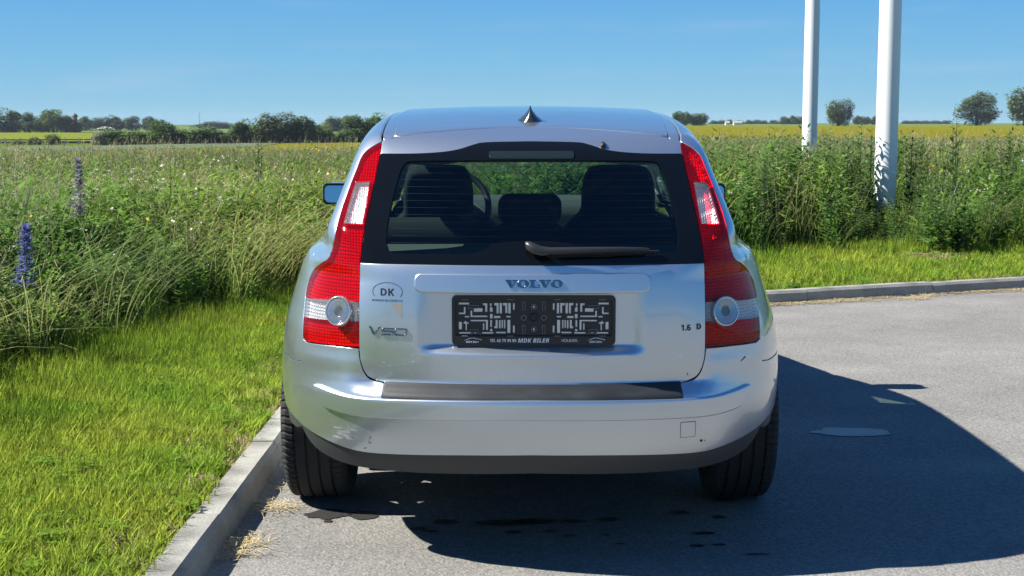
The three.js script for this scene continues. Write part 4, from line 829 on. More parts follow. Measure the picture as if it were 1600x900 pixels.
function strokes(name, list, material, radius) {                          // letters bent from round bar, each one a part
  for (const [pts, closed] of list) {
    const path = new THREE.CurvePath(), P = pts.map(([x, y]) => { const q = onRear(x, y), n = gradient(...q); return new THREE.Vector3(q[0] + n.x * radius * 0.8, q[1], q[2] + n.z * radius * 0.8); });
    for (let i = 0; i < P.length - (closed ? 0 : 1); i++) path.add(new THREE.LineCurve3(P[i], P[(i + 1) % P.length]));
    part(name, new THREE.TubeGeometry(path, pts.length * 6, radius, 8, closed), material, tailgate);
  }
}
const box = (x, y, w, h, pts) => pts.map(([u, v]) => [x + u * w, y + v * h]);
strokes('model_badge', [[box(-0.489, 0.727, 0.032, 0.023, [[0, 1], [0.1, 0.95], [0.38, 0.03], [0.46, 0.03], [0.92, 0.98], [1, 1]])],
  [box(-0.451, 0.727, 0.036, 0.019, [[1, 1], [0.15, 1], [0.07, 0.95], [0.02, 0.62], [0.08, 0.54], [0.85, 0.54], [0.95, 0.46], [0.9, 0.08], [0.8, 0.01], [0, 0.01]])],
  [box(-0.411, 0.727, 0.036, 0.019, [[0.12, 1], [0.88, 1], [1, 0.88], [0.92, 0.12], [0.82, 0], [0.1, 0], [0, 0.12], [0.04, 0.88]]), true]], std([0.3, 0.33, 0.36], 0.12, { metalness: 1 }), 0.0027);
part('engine_badge', lay(letters('1.6', fontThin, 0.0165, 0.003, { spread: 0.95, bevel: 0.0006 }), 0.0002, 0.461, 0.748), std([0.05, 0.055, 0.06], 0.25, { metalness: 0.6 }), tailgate);
part('engine_badge', lay(letters('D', fontThin, 0.0165, 0.003, { spread: 0.95, bevel: 0.0006 }), 0.0002, 0.501, 0.75), std([0.05, 0.055, 0.06], 0.25, { metalness: 0.6 }), tailgate);
{
  const ink = std([0.008, 0.008, 0.01], 0.5), cx = -0.434, cy = 0.858, pts = [];
  part('country_sticker', lay(letters('DK', font, 0.0215, 0.0002, { spread: 1.12 }), 0.0004, cx, cy - 0.003), ink, tailgate);
  const ring = new THREE.Shape(); const a0 = -0.55, a1 = Math.PI + 0.55;
  for (let i = 0; i <= 40; i++) { const a = a0 + ((a1 - a0) * i) / 40; pts.push(new THREE.Vector2(0.046 * Math.cos(a), 0.028 * Math.sin(a) - 0.002)); }
  for (let i = 40; i >= 0; i--) { const a = a0 + ((a1 - a0) * i) / 40; pts.push(new THREE.Vector2(0.0445 * Math.cos(a), 0.0265 * Math.sin(a) - 0.002)); }
  ring.setFromPoints(pts); part('sticker_oval', lay(new THREE.ExtrudeGeometry(ring, { depth: 0.0002, bevelEnabled: false }), 0.0004, cx, cy), ink, tailgate);
  part('sticker_lettering', lay(letters('NORDRUP BILCENTER A/S', fontThin, 0.0062, 0.0002, { spread: 0.95 }), 0.0004, cx, 0.83), ink, tailgate);
  const tri = new THREE.Shape([[-0.018, 0.0], [0.018, 0.001], [0.0175, -0.046], [0.012, -0.04]].map((p) => new THREE.Vector2(...p)));
  part('sticker_residue', lay(new THREE.ExtrudeGeometry(tri, { depth: 0.0002, bevelEnabled: false }), 0.0004, -0.407, 0.822), std([0.26, 0.25, 0.23], 0.8), tailgate);
  seed(5);
  const dirt = [std([0.62, 0.62, 0.58], 0.9), std([0.45, 0.43, 0.38], 0.9)];
  for (let i = 0; i < 90; i++) {                                           // dried splashes on the lower tailgate
    const x = -0.49 + Math.abs(range(-1, 1) * range(0.3, 1)) * 0.75, y = range(0.592, 0.672) - 0.01 * rnd(), r = range(0.0007, 0.0022);
    part('mud_spot', panel(onRear, circle(x, y, r, 6), { offset: 0.0007, skirt: 0, edge: 0.02 }), dirt[i % 2], tailgate);
  }
  part('water_drop', panel(onRear, circle(0.444, 0.667, 0.0035, 10), { offset: 0.001, skirt: 0, edge: 0.02 }), std([0.9, 0.95, 0.92], 0.2), tailgate);
  part('stone_chip', panel(onRear, [[0.466, 0.61], [0.47, 0.606], [0.472, 0.6], [0.468, 0.602]], { offset: 0.001, skirt: 0, edge: 0.02 }), blackPlastic, tailgate);
}
// number-plate holder: black plastic with the slots that show the paint behind it
{
  const W = 0.482, H = 0.142, holder = new THREE.Group(); holder.name = 'plate_holder'; car.add(holder); holder.position.set(0.004, 0.7725, 0.8985);
  const sh = (loop, holes = []) => { const s = new THREE.Shape(loop.map((p) => new THREE.Vector2(...p))); for (const h of holes) s.holes.push(new THREE.Path(h.map((p) => new THREE.Vector2(...p)))); return s; };
  // slots of the left half in a 5.04 px per mm reading of the photograph, u right and v down from the holder's top left corner, in millimetres
  const slots = [];
  const bar = (x, y, w, h) => slots.push([[x, y], [x + w, y], [x + w, y + h], [x, y + h]]);
  const poly = (...p) => slots.push(p);
  bar(18, 18, 31, 6); poly([33, 31], [38, 31], [38, 53], [18, 53], [18, 48], [33, 48]); bar(63, 35, 26, 11); poly([90, 20], [103, 20], [103, 46], [97, 46], [97, 26], [90, 26]);
  poly([53, 42], [58, 42], [58, 57], [103, 57], [103, 62], [53, 62]); bar(36, 58, 13, 5); bar(111, 20, 5, 9); poly([111, 31], [116, 31], [119, 35], [119, 46], [111, 46]); bar(111, 52, 8, 14); bar(123, 58, 19, 7);
  poly([124, 19], [137, 19], [137, 51], [131, 51], [131, 27], [124, 27]); bar(140, 19, 7, 32); poly([150, 19], [163, 19], [163, 50], [157, 50], [157, 27], [150, 27]); bar(166, 19, 7, 32); bar(180, 20, 5, 20); bar(160, 58, 13, 5);
  poly([53, 70], [105, 70], [105, 101], [99, 101], [99, 75], [53, 75]); bar(18, 76, 9, 23); poly([37, 72], [42, 77], [47, 77], [47, 82], [42, 82], [42, 102], [38, 102], [38, 82], [32, 82], [32, 77], [35, 77]);
  bar(90, 80, 4, 21); bar(112, 70, 5, 22); poly([128, 70], [134, 70], [134, 96], [124, 96], [124, 90], [128, 88]); bar(138, 71, 5, 25); bar(146, 70, 4, 25); bar(153, 70, 4, 26); bar(163, 70, 9, 40); bar(180, 87, 5, 22);
  bar(19, 107, 34, 5); bar(87, 107, 34, 5); bar(129, 106, 30, 5); poly([113, 97], [117, 97], [119, 105], [110, 105]); bar(64, 106, 6, 6);
  const left = slots.map((l) => l.map(([u, v]) => [u / 1000 - W / 2 * (0.482 / 0.482) - 0.001, H / 2 - v / 1000 - 0.0005]));
  const right = left.map((l) => l.map(([x, y]) => [-x, y]).reverse());
  const face = sh(roundedRect(-W / 2, -H / 2, W / 2, H / 2, 0.011, 5), [...left, ...right]);
  const frame = part('frame', new THREE.ExtrudeGeometry(face, { depth: 0.002, bevelEnabled: false }), std([0.012, 0.013, 0.015], 0.42), holder);
  const rimShape = sh(roundedRect(-W / 2 - 0.002, -H / 2 - 0.002, W / 2 + 0.002, H / 2 + 0.002, 0.012, 5), [roundedRect(-W / 2 + 0.006, -H / 2 + 0.0225, W / 2 - 0.006, H / 2 - 0.006, 0.006, 4)]);
  const rim = part('rim', new THREE.ExtrudeGeometry(rimShape, { depth: 0.007, bevelEnabled: true, bevelThickness: 0.0015, bevelSize: 0.0015, bevelSegments: 2, curveSegments: 4 }), std([0.012, 0.013, 0.015], 0.38), holder); rim.position.z = 0.0005;
  // screw bosses and clips in the middle
  const dark = std([0.017, 0.018, 0.02], 0.4), grey = std([0.2, 0.21, 0.22], 0.5);
  const tube = (x, y, r0, r1) => { const m = part('screw_boss', new THREE.TorusGeometry((r0 + r1) / 2, (r1 - r0) / 2, 6, 24), r1 > 0.009 ? dark : grey, holder); m.position.set(x, y, 0.0045); };
  tube(0, 0.0075, 0.01, 0.014); tube(-0.03, 0.0075, 0.006, 0.0085); tube(0.03, 0.0075, 0.006, 0.0085);
  for (const y of [0.041, -0.027]) { tube(0, y, 0.006, 0.0085); const s = part('screw', new THREE.CylinderGeometry(0.0028, 0.0028, 0.004, 12).rotateX(Math.PI / 2), std([0.6, 0.61, 0.62], 0.3, { metalness: 0.8 }), holder); s.position.set(0, y, 0.005); }
  for (const x of [-0.03, 0.03]) for (const y of [0.043, -0.028]) part('clip', new THREE.ExtrudeGeometry(sh(roundedRect(x - 0.0045, y - 0.013, x + 0.0045, y + 0.013, 0.001, 2), [roundedRect(x - 0.0033, y - 0.0122, x + 0.0033, y + 0.0115, 0.001, 2)]), { depth: 0.0012, bevelEnabled: false }).translate(0, 0, 0.0036), grey, holder);
  for (const k of [-1, 1]) for (const [x, y, w] of [[0.18, 0.04, 0.03], [0.178, -0.032, 0.026], [0.173, -0.044, 0.028]]) part('clip', new THREE.ExtrudeGeometry(sh(roundedRect(k * x - w / 2, y - 0.0048, k * x + w / 2, y + 0.0048, 0.001, 2), [roundedRect(k * x - w / 2 + 0.001, y - 0.0036, k * x + w / 2 - 0.001, y + 0.0036, 0.001, 2)]), { depth: 0.0012, bevelEnabled: false }).translate(0, 0, 0.0036), grey, holder);
  for (const k of [-1, 1]) for (const x of [0.205, 0.07]) for (const y of [0.0625, -0.047]) part('clip', new THREE.BoxGeometry(0.02, 0.0018, 0.003).translate(k * x, y, 0.009), grey, holder);
  // printed strip
  const ink = std([0.86, 0.87, 0.87], 0.6), strip = -H / 2 + 0.0105;
  const put = (text, f, size, x, opt) => { const g = letters(text, f, size, 0.0004, opt); g.translate(x, strip, 0.0092); return part('lettering', g, ink, holder); };
  put('Tlf. 42 75 95 85', font, 0.0088, -0.0915, { spread: 0.93 });
  put('MDK BILER', font, 0.0122, 0.0005, { spread: 1.06, slant: 0.22 });
  put('HOLBÆK.', fontThin, 0.0088, 0.108, { spread: 0.98 });
  for (const x of [-0.183, 0.186]) {
    put('MDK Biler', font, 0.0058, x, { slant: 0.15 }).position.y = -0.004;
    const arc = [[-0.026, -0.001], [-0.018, 0.002], [-0.008, 0.0065], [0.004, 0.0075], [0.012, 0.005], [0.026, 0.0025], [0.027, -0.001], [0.0255, -0.0005], [0.0245, 0.0013], [0.011, 0.0038], [0.003, 0.0062], [-0.007, 0.0052], [-0.017, 0.0009]];
    part('car_outline', new THREE.ExtrudeGeometry(sh(arc), { depth: 0.0004, bevelEnabled: false }).translate(x, strip + 0.001, 0.0092), ink, holder);
  }
}
// wiper
{
  const wiper = new THREE.Group(); wiper.name = 'rear_wiper'; car.add(wiper);
  const black = std([0.025, 0.025, 0.027], 0.4);
  const sweep = (pts, mat, name) => {                                       // [x, y, lift, half height, half thickness]
    const pos = [], idx = [], n = 10;
    pts.forEach(([x, y, l, h, t]) => { const p = onRear(x, y), nn = gradient(...p); for (let k = 0; k < n; k++) { const a = (k / n) * Math.PI * 2, cy = h * Math.cos(a), cz = t * Math.sin(a) + l; pos.push(p[0] + nn.x * cz, p[1] + cy + nn.y * cz, p[2] + nn.z * cz - cy * 0.5); } });
    for (let i = 0; i < pts.length - 1; i++) for (let k = 0; k < n; k++) { const a = i * n + k, b = i * n + ((k + 1) % n); idx.push(a, a + n, b, b, a + n, b + n); }
    for (const e of [0, pts.length - 1]) for (let k = 1; k < n - 1; k++) idx.push(e * n, e * n + (e ? k : k + 1), e * n + (e ? k + 1 : k));
    const g = new THREE.BufferGeometry(); g.setAttribute('position', new THREE.Float32BufferAttribute(pos, 3)); g.setIndex(idx); g.computeVertexNormals(); return part(name, g, mat, wiper);
  };
  sweep([[-0.022, 0.992, 0.02, 0.004, 0.006], [-0.019, 0.989, 0.022, 0.011, 0.013], [-0.008, 0.984, 0.024, 0.0155, 0.016], [0.006, 0.978, 0.025, 0.016, 0.016], [0.022, 0.972, 0.026, 0.014, 0.012], [0.034, 0.97, 0.027, 0.013, 0.01], [0.05, 0.971, 0.028, 0.0095, 0.007], [0.15, 0.9725, 0.03, 0.008, 0.0055], [0.26, 0.974, 0.028, 0.006, 0.0045], [0.33, 0.974, 0.024, 0.0045, 0.004], [0.345, 0.9735, 0.022, 0.003, 0.003]], black, 'arm');
  sweep([[0.06, 0.967, 0.01, 0.002, 0.005], [0.2, 0.97, 0.012, 0.0025, 0.007], [0.33, 0.9725, 0.01, 0.0025, 0.006], [0.378, 0.9725, 0.008, 0.0018, 0.004]], rubber, 'blade');
}
// door mirrors
for (const side of [-1, 1]) {
  const m = new THREE.Group(); m.name = 'door_mirror'; car.add(m); m.position.set(side * 0.9, 1.0, -2.02); m.rotation.y = side * 0.02;
  const shell = part('housing', new RoundedBoxGeometry(0.215, 0.112, 0.12, 5, 0.045), paint, m); shell.position.set(side * 0.005, 0.003, -0.035);
  const rimG = new RoundedBoxGeometry(0.212, 0.108, 0.05, 4, 0.024); part('rim', rimG, glossBlack, m).position.set(side * 0.005, 0.003, 0.012);
  const glass = new THREE.ExtrudeGeometry(new THREE.Shape(roundedRect(-0.092, -0.042, 0.092, 0.042, 0.022).map((p) => new THREE.Vector2(...p))), { depth: 0.003, bevelEnabled: false });
  const gl = part('mirror_glass', glass, std([0.5, 0.55, 0.6], 0.02, { metalness: 1 }), m); gl.position.set(side * 0.005, 0.003, 0.037); gl.rotation.x = -0.1; gl.rotation.y = -side * 0.12;
  part('stalk', new RoundedBoxGeometry(0.2, 0.045, 0.07, 3, 0.02), blackPlastic, m).position.set(-side * 0.13, -0.045, -0.02);
}
// wheels
function tyreGeometry() {
  const R = 0.316, w = 0.1125, prof = [];                                  // [across, radius] from the inner bead to the outer bead
  const half = [[0.075, 0.2], [0.092, 0.212], [0.106, 0.24], [0.1125, 0.27], [0.109, 0.292], [0.1, 0.306], [0.0915, 0.3115], [0.066, 0.3145]];
  for (const [a, r] of half) prof.push([-a, r]);
  for (const c of [-0.062, -0.021, 0.021, 0.062]) { prof.push([c - 0.0045, 0.3155], [c - 0.0035, 0.308], [c + 0.0035, 0.308], [c + 0.0045, 0.3155]); }
  for (const [a, r] of half.slice().reverse()) prof.push([a, r]);
  const seg = 288, m = prof.length, pos = [], idx = [];
  for (let i = 0; i < seg; i++) prof.forEach(([a, r]) => {
    const t = Math.abs(a), cut = t > 0.064 && t < 0.108 ? (i % 4 === 0 ? 0.006 : 0) : t < 0.05 && t > 0.026 ? (i % 6 === 0 ? 0.004 : 0) : 0;
    const rr = r - cut, f = (i / seg) * Math.PI * 2 + t * 0.35; pos.push(a - Math.sign(a) * cut * (t > 0.095 ? 0.6 : 0), rr * Math.cos(f), rr * Math.sin(f));
  });
  for (let i = 0; i < seg; i++) for (let k = 0; k < m - 1; k++) { const a = i * m + k, b = ((i + 1) % seg) * m + k; idx.push(a, b, a + 1, b, b + 1, a + 1); }
  let g = new THREE.BufferGeometry(); g.setAttribute('position', new THREE.Float32BufferAttribute(pos, 3)); g.setIndex(idx); g = g.toNonIndexed(); g.computeVertexNormals(); return g;
}
const tyreG = tyreGeometry(), alloy = std([0.6, 0.61, 0.62], 0.3, { metalness: 0.8 });
const rimG = (() => {
  const list = [new THREE.LatheGeometry([[0.2, -0.09], [0.207, -0.085], [0.195, -0.07], [0.185, 0.03], [0.2, 0.08], [0.207, 0.09], [0.2, 0.095]].map((p) => new THREE.Vector2(...p)), 48).rotateZ(-Math.PI / 2)];
  for (let i = 0; i < 5; i++) list.push(new RoundedBoxGeometry(0.03, 0.2, 0.05, 2, 0.01).translate(0.06, 0.1, 0).rotateX((i / 5) * Math.PI * 2));
  list.push(new THREE.CylinderGeometry(0.05, 0.06, 0.04, 24).rotateZ(-Math.PI / 2).translate(0.065, 0, 0)); return mergedOf(list);
})();
for (const [x, z] of [[-0.752, 0], [0.752, 0], [-0.75, -2.64], [0.75, -2.64]]) {
  const wheel = new THREE.Group(); wheel.name = 'wheel'; car.add(wheel); wheel.position.set(x, 0.3155, z); if (x < 0) wheel.rotation.y = Math.PI;
  part('tyre', tyreG, rubber, wheel); part('rim', rimG, alloy, wheel);
  part('brake_disc', new THREE.CylinderGeometry(0.14, 0.14, 0.024, 32).rotateZ(Math.PI / 2), std([0.25, 0.24, 0.23], 0.4, { metalness: 0.8 }), wheel);
  const liner = new THREE.CylinderGeometry(0.355, 0.355, 0.28, 32, 1, true, -Math.PI * 0.02, Math.PI * 1.04).rotateZ(Math.PI / 2).rotateX(Math.PI);
  const l = part('wheel_arch_liner', new THREE.CylinderGeometry(0.356, 0.356, 0.26, 36, 1, true, Math.PI * 0.04, Math.PI * 0.92).rotateZ(Math.PI / 2), blackPlastic); l.position.set(Math.sign(x) * 0.7, 0.33, z);
  const inner = part('wheel_arch_liner', new THREE.CircleGeometry(0.356, 36, 0, Math.PI).rotateY(Math.PI / 2), blackPlastic); inner.position.set(Math.sign(x) * 0.57, 0.33, z);
}
part('rear_axle', new THREE.CylinderGeometry(0.035, 0.035, 1.2, 16).rotateZ(Math.PI / 2).translate(0, 0.3, 0), blackPlastic);

// cabin
{
  const head = greyCloth, lining = (name, map, loop, holes = [], mat = darkCloth) => part(name, panel(map, loop, { holes, offset: -0.045, skirt: 0, edge: 0.08 }), mat);
  lining('headliner', onTop, both([[0.0001, 0.47], [0.42, 0.5], [0.46, 0.2], [0.47, -1.5], [0.0001, -1.6]]), [], std([0.5, 0.5, 0.47], 0.95));
  for (const side of [1, -1]) {
    const S = (pts) => (side < 0 ? mirror(pts) : pts);
    const loop = [...cylOfSide([[0.6, 0.985], [-2.25, 0.985]]), ...[[0.55, -1.85], [0.5, -1.5], [0.5, -0.5], [0.47, 0.48]].map(([x, z]) => toCylinder(onTop(x, z)))];
    const holes = windows.map((w) => cylOfSide(w.loop));
    lining('pillar_lining', onCylinder, S(loop), holes.map(S), std([0.13, 0.13, 0.125], 0.9));
    part('side_lining', panel((z, y) => { const p = onSide(z, y); return side < 0 ? [-p[0], p[1], p[2]] : p; }, [[0.5, 0.99], [0.5, 0.4], [-2.3, 0.36], [-2.3, 0.96]], { offset: -0.07, skirt: 0, edge: 0.12 }), darkCloth);
    part('boot_lining', new RoundedBoxGeometry(0.05, 0.5, 0.6, 2, 0.02).translate(side * 0.53, 0.6, 0.38), darkCloth);
  }
  part('boot_floor', new RoundedBoxGeometry(1.1, 0.04, 0.85, 2, 0.015).translate(0, 0.5, 0.42), darkCloth);
  part('cabin_floor', new RoundedBoxGeometry(1.3, 0.04, 2.4, 2, 0.015).translate(0, 0.33, -1.25), darkCloth);
  const cover = part('luggage_cover', new RoundedBoxGeometry(1.02, 0.012, 0.66, 2, 0.005).translate(0, 0.93, 0.4), std([0.1, 0.105, 0.1], 0.9));
  part('gate_lining', panel(onRear, both([[0.46, 0.94], [0.46, 0.6]]), { offset: -0.06, skirt: 0, edge: 0.06 }), darkCloth);
  // rear seat
  const rearSeat = new THREE.Group(); rearSeat.name = 'rear_seat'; car.add(rearSeat);
  for (const x of [-0.37, 0.37]) { const b = part('backrest', new RoundedBoxGeometry(0.5, 0.62, 0.14, 5, 0.06), darkCloth, rearSeat); b.position.set(x, 0.72, 0.02); b.rotation.x = 0.25; }
  { const b = part('backrest', new RoundedBoxGeometry(0.26, 0.6, 0.13, 5, 0.05), darkCloth, rearSeat); b.position.set(0, 0.71, 0.02); b.rotation.x = 0.25; }
  part('cushion', new RoundedBoxGeometry(1.24, 0.16, 0.5, 4, 0.06).translate(0, 0.5, -0.33), darkCloth, rearSeat);
  { const h = part('headrest', new RoundedBoxGeometry(0.225, 0.11, 0.09, 5, 0.04), darkCloth, rearSeat); h.position.set(0.002, 1.055, 0.08); }
  // front seats
  const seatShape = (() => { const s = new THREE.Shape(); const p = [[0.24, 0], [0.25, 0.35], [0.235, 0.47], [0.18, 0.545], [0.15, 0.58], [0.148, 0.66], [0.135, 0.735], [0.1, 0.77], [0, 0.775]]; const loop = both(spline(p, 0.03)); s.setFromPoints(loop.map((q) => new THREE.Vector2(...q))); return new THREE.ExtrudeGeometry(s, { depth: 0.06, bevelEnabled: true, bevelThickness: 0.035, bevelSize: 0.02, bevelOffset: -0.02, bevelSegments: 4 }); })();
  for (const [x, k] of [[-0.375, 1], [0.392, 1.05]]) {
    const seat = new THREE.Group(); seat.name = 'front_seat'; car.add(seat); seat.position.set(x, 0.42, -1.05);
    const b = part('backrest', seatShape, darkCloth, seat); b.rotation.x = 0.2; b.scale.x = k; b.position.z = -0.06;
    part('cushion', new RoundedBoxGeometry(0.5, 0.18, 0.52, 4, 0.06).translate(0, 0.08, -0.3), darkCloth, seat);
  }
  const dash = part('dashboard', new RoundedBoxGeometry(1.34, 0.3, 0.5, 5, 0.09).translate(0, 0.83, -2.2), std([0.09, 0.095, 0.1], 0.85));
  const wheel = part('steering_wheel', new THREE.TorusGeometry(0.185, 0.016, 10, 40), blackPlastic); wheel.position.set(-0.36, 0.95, -1.78); wheel.rotation.x = -0.42;
  part('centre_console', new RoundedBoxGeometry(0.2, 0.3, 1.0, 3, 0.05).translate(0, 0.5, -1.6), darkCloth);
  const mir = part('inner_mirror', new RoundedBoxGeometry(0.2, 0.055, 0.03, 3, 0.012), blackPlastic); mir.position.set(0, 1.29, -1.78);
}
// ---------------------------------------------------------------- white poles
{
  const white = phys([0.74, 0.75, 0.75], 0.38, { clearcoat: 0.3, clearcoatRoughness: 0.3 });
  for (const [x, z, label] of [[4.63, -17.5, 'nearer and thicker white flagpole rising from the tall herbs'], [5.42, -25.8, 'farther white flagpole standing behind the nearer one']]) {
    const t = thing('flagpole', label, 'flagpole', 'white flagpoles'); t.position.set(x, landHeight(x, z) - 0.1, z);
    mesh('pole', new THREE.LatheGeometry([[0, 0], [0.136, 0], [0.136, 0.4], [0.133, 3.2], [0.09, 9.5], [0.06, 10], [0, 10.02]].map((p) => new THREE.Vector2(...p)), 40), white, t);
    mesh('base_collar', new THREE.CylinderGeometry(0.17, 0.18, 0.12, 32).translate(0, 0.1, 0), std([0.4, 0.4, 0.4], 0.8), t);
  }
}
// ---------------------------------------------------------------- single plants one can point at
function flowerSpike(label, x, z, y1, y0, color, lean) {                   // blue spike of a viper's bugloss
  const t = thing('bugloss_plant', label, 'flower', 'blue flower spikes'), y = landHeight(x, z); t.position.set(x, y, z); seed(Math.round(x * 100) + 900);
  const h = y1 - y, f = y0 - y, S = new Leaves(), P = new Leaves();
  S.blade(0, 0, h * 0.99, 0.3, lean * 0.4, 0.02, 0.012, 5); for (let i = 0; i < 30; i++) { const a = i * 2.4, v = f * (i / 30), r = lean * 0.4 * v; S.leaf([r, v, r * 0.3], 0.09 * Math.cos(a), 0.05, 0.09 * Math.sin(a), 0.016); }
  for (let i = 0; i < 420; i++) { const v = rnd(), yy = f + (h - f) * v, a = i * 2.4, r = 0.055 * (1 - 0.6 * v) * range(0.6, 1.15), cx = lean * 0.4 * yy; P.leaf([cx + r * 0.4 * Math.cos(a), yy, cx * 0.3 + r * 0.4 * Math.sin(a)], r * Math.cos(a), range(0.002, 0.014), r * Math.sin(a), 0.018); }
  mesh('stem', S.build(), leafy([0.07, 0.13, 0.04]), t); mesh('flowers', P.build(), leafy(color), t);
}
flowerSpike('bright blue flower spike at the left edge, near the lawn', -2.52, -7.15, 0.845, 0.52, [0.14, 0.16, 0.42], 0.18);
flowerSpike('tall purple-grey flower spike standing above the left meadow', -2.78, -9.0, 1.125, 0.76, [0.27, 0.23, 0.34], 0.05);
function herb(label, px, z, top, s) {
  seed(s); const x = ((px - 800) / 2200) * -z, y = landHeight(x, z), t = thing('tall_weed', label, 'weed', 'tall single weeds'), h = top - y; t.position.set(x, y, z); const S = new Leaves(), L = new Leaves();
  for (let b = 0; b < 3; b++) {
    const d = range(0, 6.28), hh = h * (b ? range(0.75, 0.95) : 1), lean = b ? range(0.05, 0.14) : 0.02; S.blade(0, 0, hh, d, lean, 0.01, 0.012, 4);
    for (let i = 0; i < 46; i++) { const v = 0.1 + 0.9 * (i / 46), a = i * 2.4, l = 0.17 * (1.15 - 0.75 * v) * range(0.7, 1.2), r = hh * lean * v; L.leaf([Math.cos(d) * r, hh * v, Math.sin(d) * r], l * Math.cos(a), l * range(0.1, 0.7), l * Math.sin(a), l * 0.34); }
  }
  mesh('stems', S.build(), leafy([0.08, 0.09, 0.045]), t); mesh('foliage', L.build(), leafy([0.06, 0.115, 0.04]), t);
}
herb('tall leafy weed left of the farther pole', 1218, -15.5, 1.2, 1); herb('tall leafy weed just left of the nearer pole', 1341, -16.5, 1.36, 2); herb('leafy weed touching the nearer pole', 1358, -17.4, 1.3, 3); herb('bushy weed low in front of the right-hand meadow', 1462, -14.9, 1.0, 8); herb('weed left of the farther pole, beside the car', 1196, -14.6, 1.05, 9); herb('dark weed between the two poles', 1318, -17.2, 1.22, 10); herb('weed just right of the nearer pole', 1420, -17.6, 1.28, 11);
herb('tallest thin weed right of the poles', 1491, -15.6, 1.5, 4); herb('leafy weed rising midway right of the nearer pole', 1437, -16.4, 1.22, 5); herb('weed at the right edge of the meadow', 1570, -15.9, 1.25, 6); herb('weed sticking up in the left meadow near the trees', 402, -15.0, 1.26, 7);
{ // the lone umbel on a bare stem at the left
  const x = ((168 - 800) / 2200) * 12, t = thing('cow_parsley', 'single white umbel on a bare stem above the left meadow', 'flower'); t.position.set(x, landHeight(x, -12), -12); seed(33); const S = new Leaves(), U = new Leaves(); const h = 1.2;
  S.blade(0, 0, h, 1, 0.02, 0, 0.012, 4); for (let i = 0; i < 14; i++) S.blade(0.02, 0.01, 0.09, i * 0.45, 0.75, 0.1, 0.004, 2, h - 0.02); for (let i = 0; i < 90; i++) { const a = range(0, 6.28), r = 0.085 * Math.sqrt(rnd()); U.leaf([r * Math.cos(a), h + 0.055 - r * r * 3, r * Math.sin(a)], range(-0.012, 0.012), 0.004, range(-0.012, 0.012), 0.012); }
  mesh('stem', S.build(), leafy([0.12, 0.17, 0.06]), t); mesh('umbel', U.build(), plain([0.75, 0.76, 0.68]), t);
}
{ // big pale leaves at the foot of the nearer pole
  seed(44); const t = thing('burdock', 'pale broad-leaved plant on the lawn edge right of the nearer pole', 'plant'); const x = 4.55, z = -15.1; t.position.set(x, landHeight(x, z), z); const L = new Leaves();
  for (let i = 0; i < 26; i++) { const a = i * 2.4, l = range(0.14, 0.3), up = range(0.25, 1.1), y = range(0.02, 0.15); L.leaf([0.03 * Math.cos(a), y, 0.03 * Math.sin(a)], l * Math.cos(a), l * up, l * Math.sin(a), l * 0.5); L.leaf([0.6 * l * Math.cos(a), y + 0.3 * l, 0.6 * l * Math.sin(a)], l * Math.cos(a + 0.4), l * up * 0.3, l * Math.sin(a + 0.4), l * 0.4); }
  mesh('leaves', L.build(), leafy([0.13, 0.23, 0.05]), t);
}
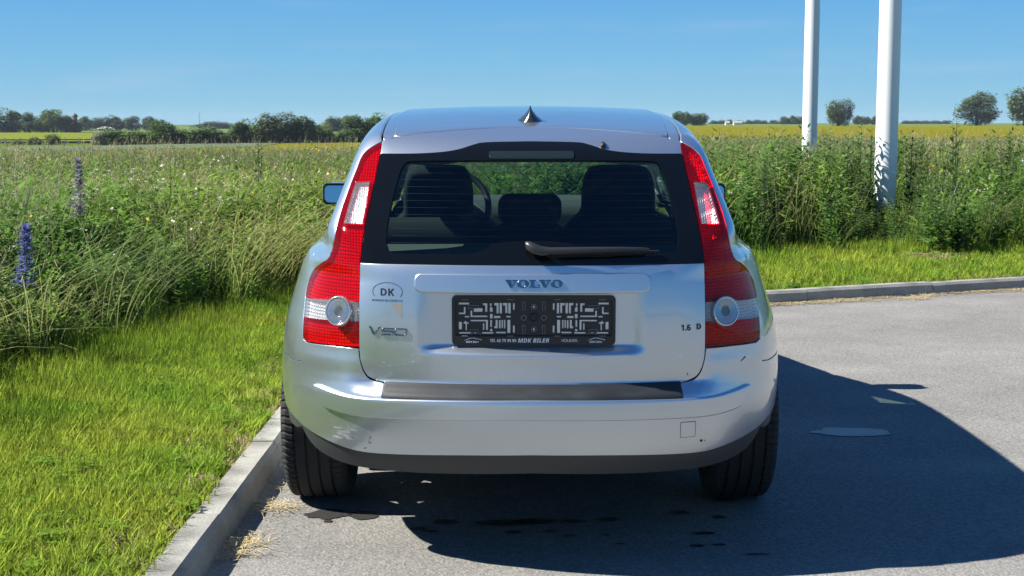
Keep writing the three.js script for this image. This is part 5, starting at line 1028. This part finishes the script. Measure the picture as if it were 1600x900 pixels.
// ---------------------------------------------------------------- straw swept against the kerb, marks on the asphalt
{
  const straws = [0, 1].map((v) => { seed(400 + v); const L = new Leaves(); for (let i = 0; i < 16; i++) { const a = range(0, 6.28), x = range(-0.05, 0.05), z = range(-0.05, 0.05), l = range(0.02, 0.07), y = range(0.002, 0.012); L.leaf([x, y, z], l * Math.cos(a), range(-0.002, 0.006), l * Math.sin(a), 0.0028); } return L.build(); });
  const lists = [[], []]; seed(410);
  const put = (x, z, y = 0.002) => lists[rnd() < 0.5 ? 0 : 1].push([x, z, range(0, 6.28), range(0.7, 1.3), 1, y]);
  for (let s = 22; s < kerbLengths[kerbLengths.length - 1] - 34; s += 0.016) { const at = kerbAt(s); if (!inView(at.x, at.z, 0.3)) continue; const right = at.x > 0.5, n = fbm(s * 1.7, 3, 3); if (!right && at.z > -3.2) continue; if (rnd() < (right ? 0.3 + 1.2 * n : 0.2 * n)) { const o = -range(0.005, right ? 0.05 + 0.3 * n * n : 0.09) ; put(at.x + at.tz * o, at.z - at.tx * o); if (right) put(at.x + at.tz * o * range(0.2, 1), at.z - at.tx * o * range(0.2, 1)); } }
  for (const [x, z, rx, rz, n] of [[-0.84, -4.86, 0.06, 0.035, 9], [-0.865, -4.44, 0.03, 0.08, 14], [-0.87, -4.3, 0.02, 0.05, 4]]) for (let i = 0; i < n; i++) put(x + range(-1, 1) * rx * rnd() * 1.5, z + range(-1, 1) * rz * rnd() * 1.5);
  for (let i = 0; i < 40; i++) { const [px, pz, r] = dryPatches[i % 3]; const x = px + range(-r, r), z = pz + range(-r, r); if (roadSide(x, z) > KW + 0.01) put(x, z, landHeight(x, z) + 0.012); }
  for (let i = 0; i < 30; i++) put(range(3.7, 4.3), range(-13.5, -13.1), 0.1);
  lists.forEach((l, i) => scatter('straw', 'dry straw and grass clippings swept against the kerb', 'straw', straws[i], plain([1, 1, 1]), l, (c) => { const r = range(0.75, 1.1); return c.setRGB(0.52 * r, 0.42 * r, 0.22 * r); }));
  const blob = (x, z, rx, rz, s) => { seed(s); const n = 26, ph = range(0, 6), out = []; for (let i = 0; i < n; i++) { const a = (i / n) * Math.PI * 2, r = 0.72 + 0.5 * (fbm(Math.cos(a) * 2.2 + s * 3, Math.sin(a) * 2.2 + ph, 3) - 0.4); out.push([x + rx * r * Math.cos(a), z + rz * r * Math.sin(a)]); } return out; };
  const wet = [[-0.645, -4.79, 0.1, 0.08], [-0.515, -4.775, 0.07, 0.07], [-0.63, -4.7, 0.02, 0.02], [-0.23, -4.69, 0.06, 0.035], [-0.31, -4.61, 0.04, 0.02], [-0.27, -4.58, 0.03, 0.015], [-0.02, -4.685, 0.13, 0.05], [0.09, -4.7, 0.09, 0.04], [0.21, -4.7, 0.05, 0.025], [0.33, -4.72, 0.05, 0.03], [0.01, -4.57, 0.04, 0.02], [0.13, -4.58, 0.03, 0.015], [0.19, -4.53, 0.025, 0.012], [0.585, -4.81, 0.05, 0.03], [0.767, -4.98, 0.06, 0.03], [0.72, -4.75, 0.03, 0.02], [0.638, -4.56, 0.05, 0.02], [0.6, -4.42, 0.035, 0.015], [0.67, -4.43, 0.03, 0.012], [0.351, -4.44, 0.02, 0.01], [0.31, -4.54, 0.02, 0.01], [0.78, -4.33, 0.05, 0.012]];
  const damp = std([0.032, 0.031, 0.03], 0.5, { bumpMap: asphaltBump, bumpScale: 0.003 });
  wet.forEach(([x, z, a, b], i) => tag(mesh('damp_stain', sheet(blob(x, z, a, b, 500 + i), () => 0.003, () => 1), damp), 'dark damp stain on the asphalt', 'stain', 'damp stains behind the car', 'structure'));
  tag(mesh('sandy_patch', sheet(blob(1.5, -6.1, 0.22, 0.11, 560), () => 0.003, () => 1), std([0.5, 0.44, 0.36], 0.95, { bumpMap: asphaltBump, bumpScale: 0.003 })), 'pale sandy patch on the shaded asphalt', 'sand patch', null, 'structure');
}
renderer.render(scene, camera);
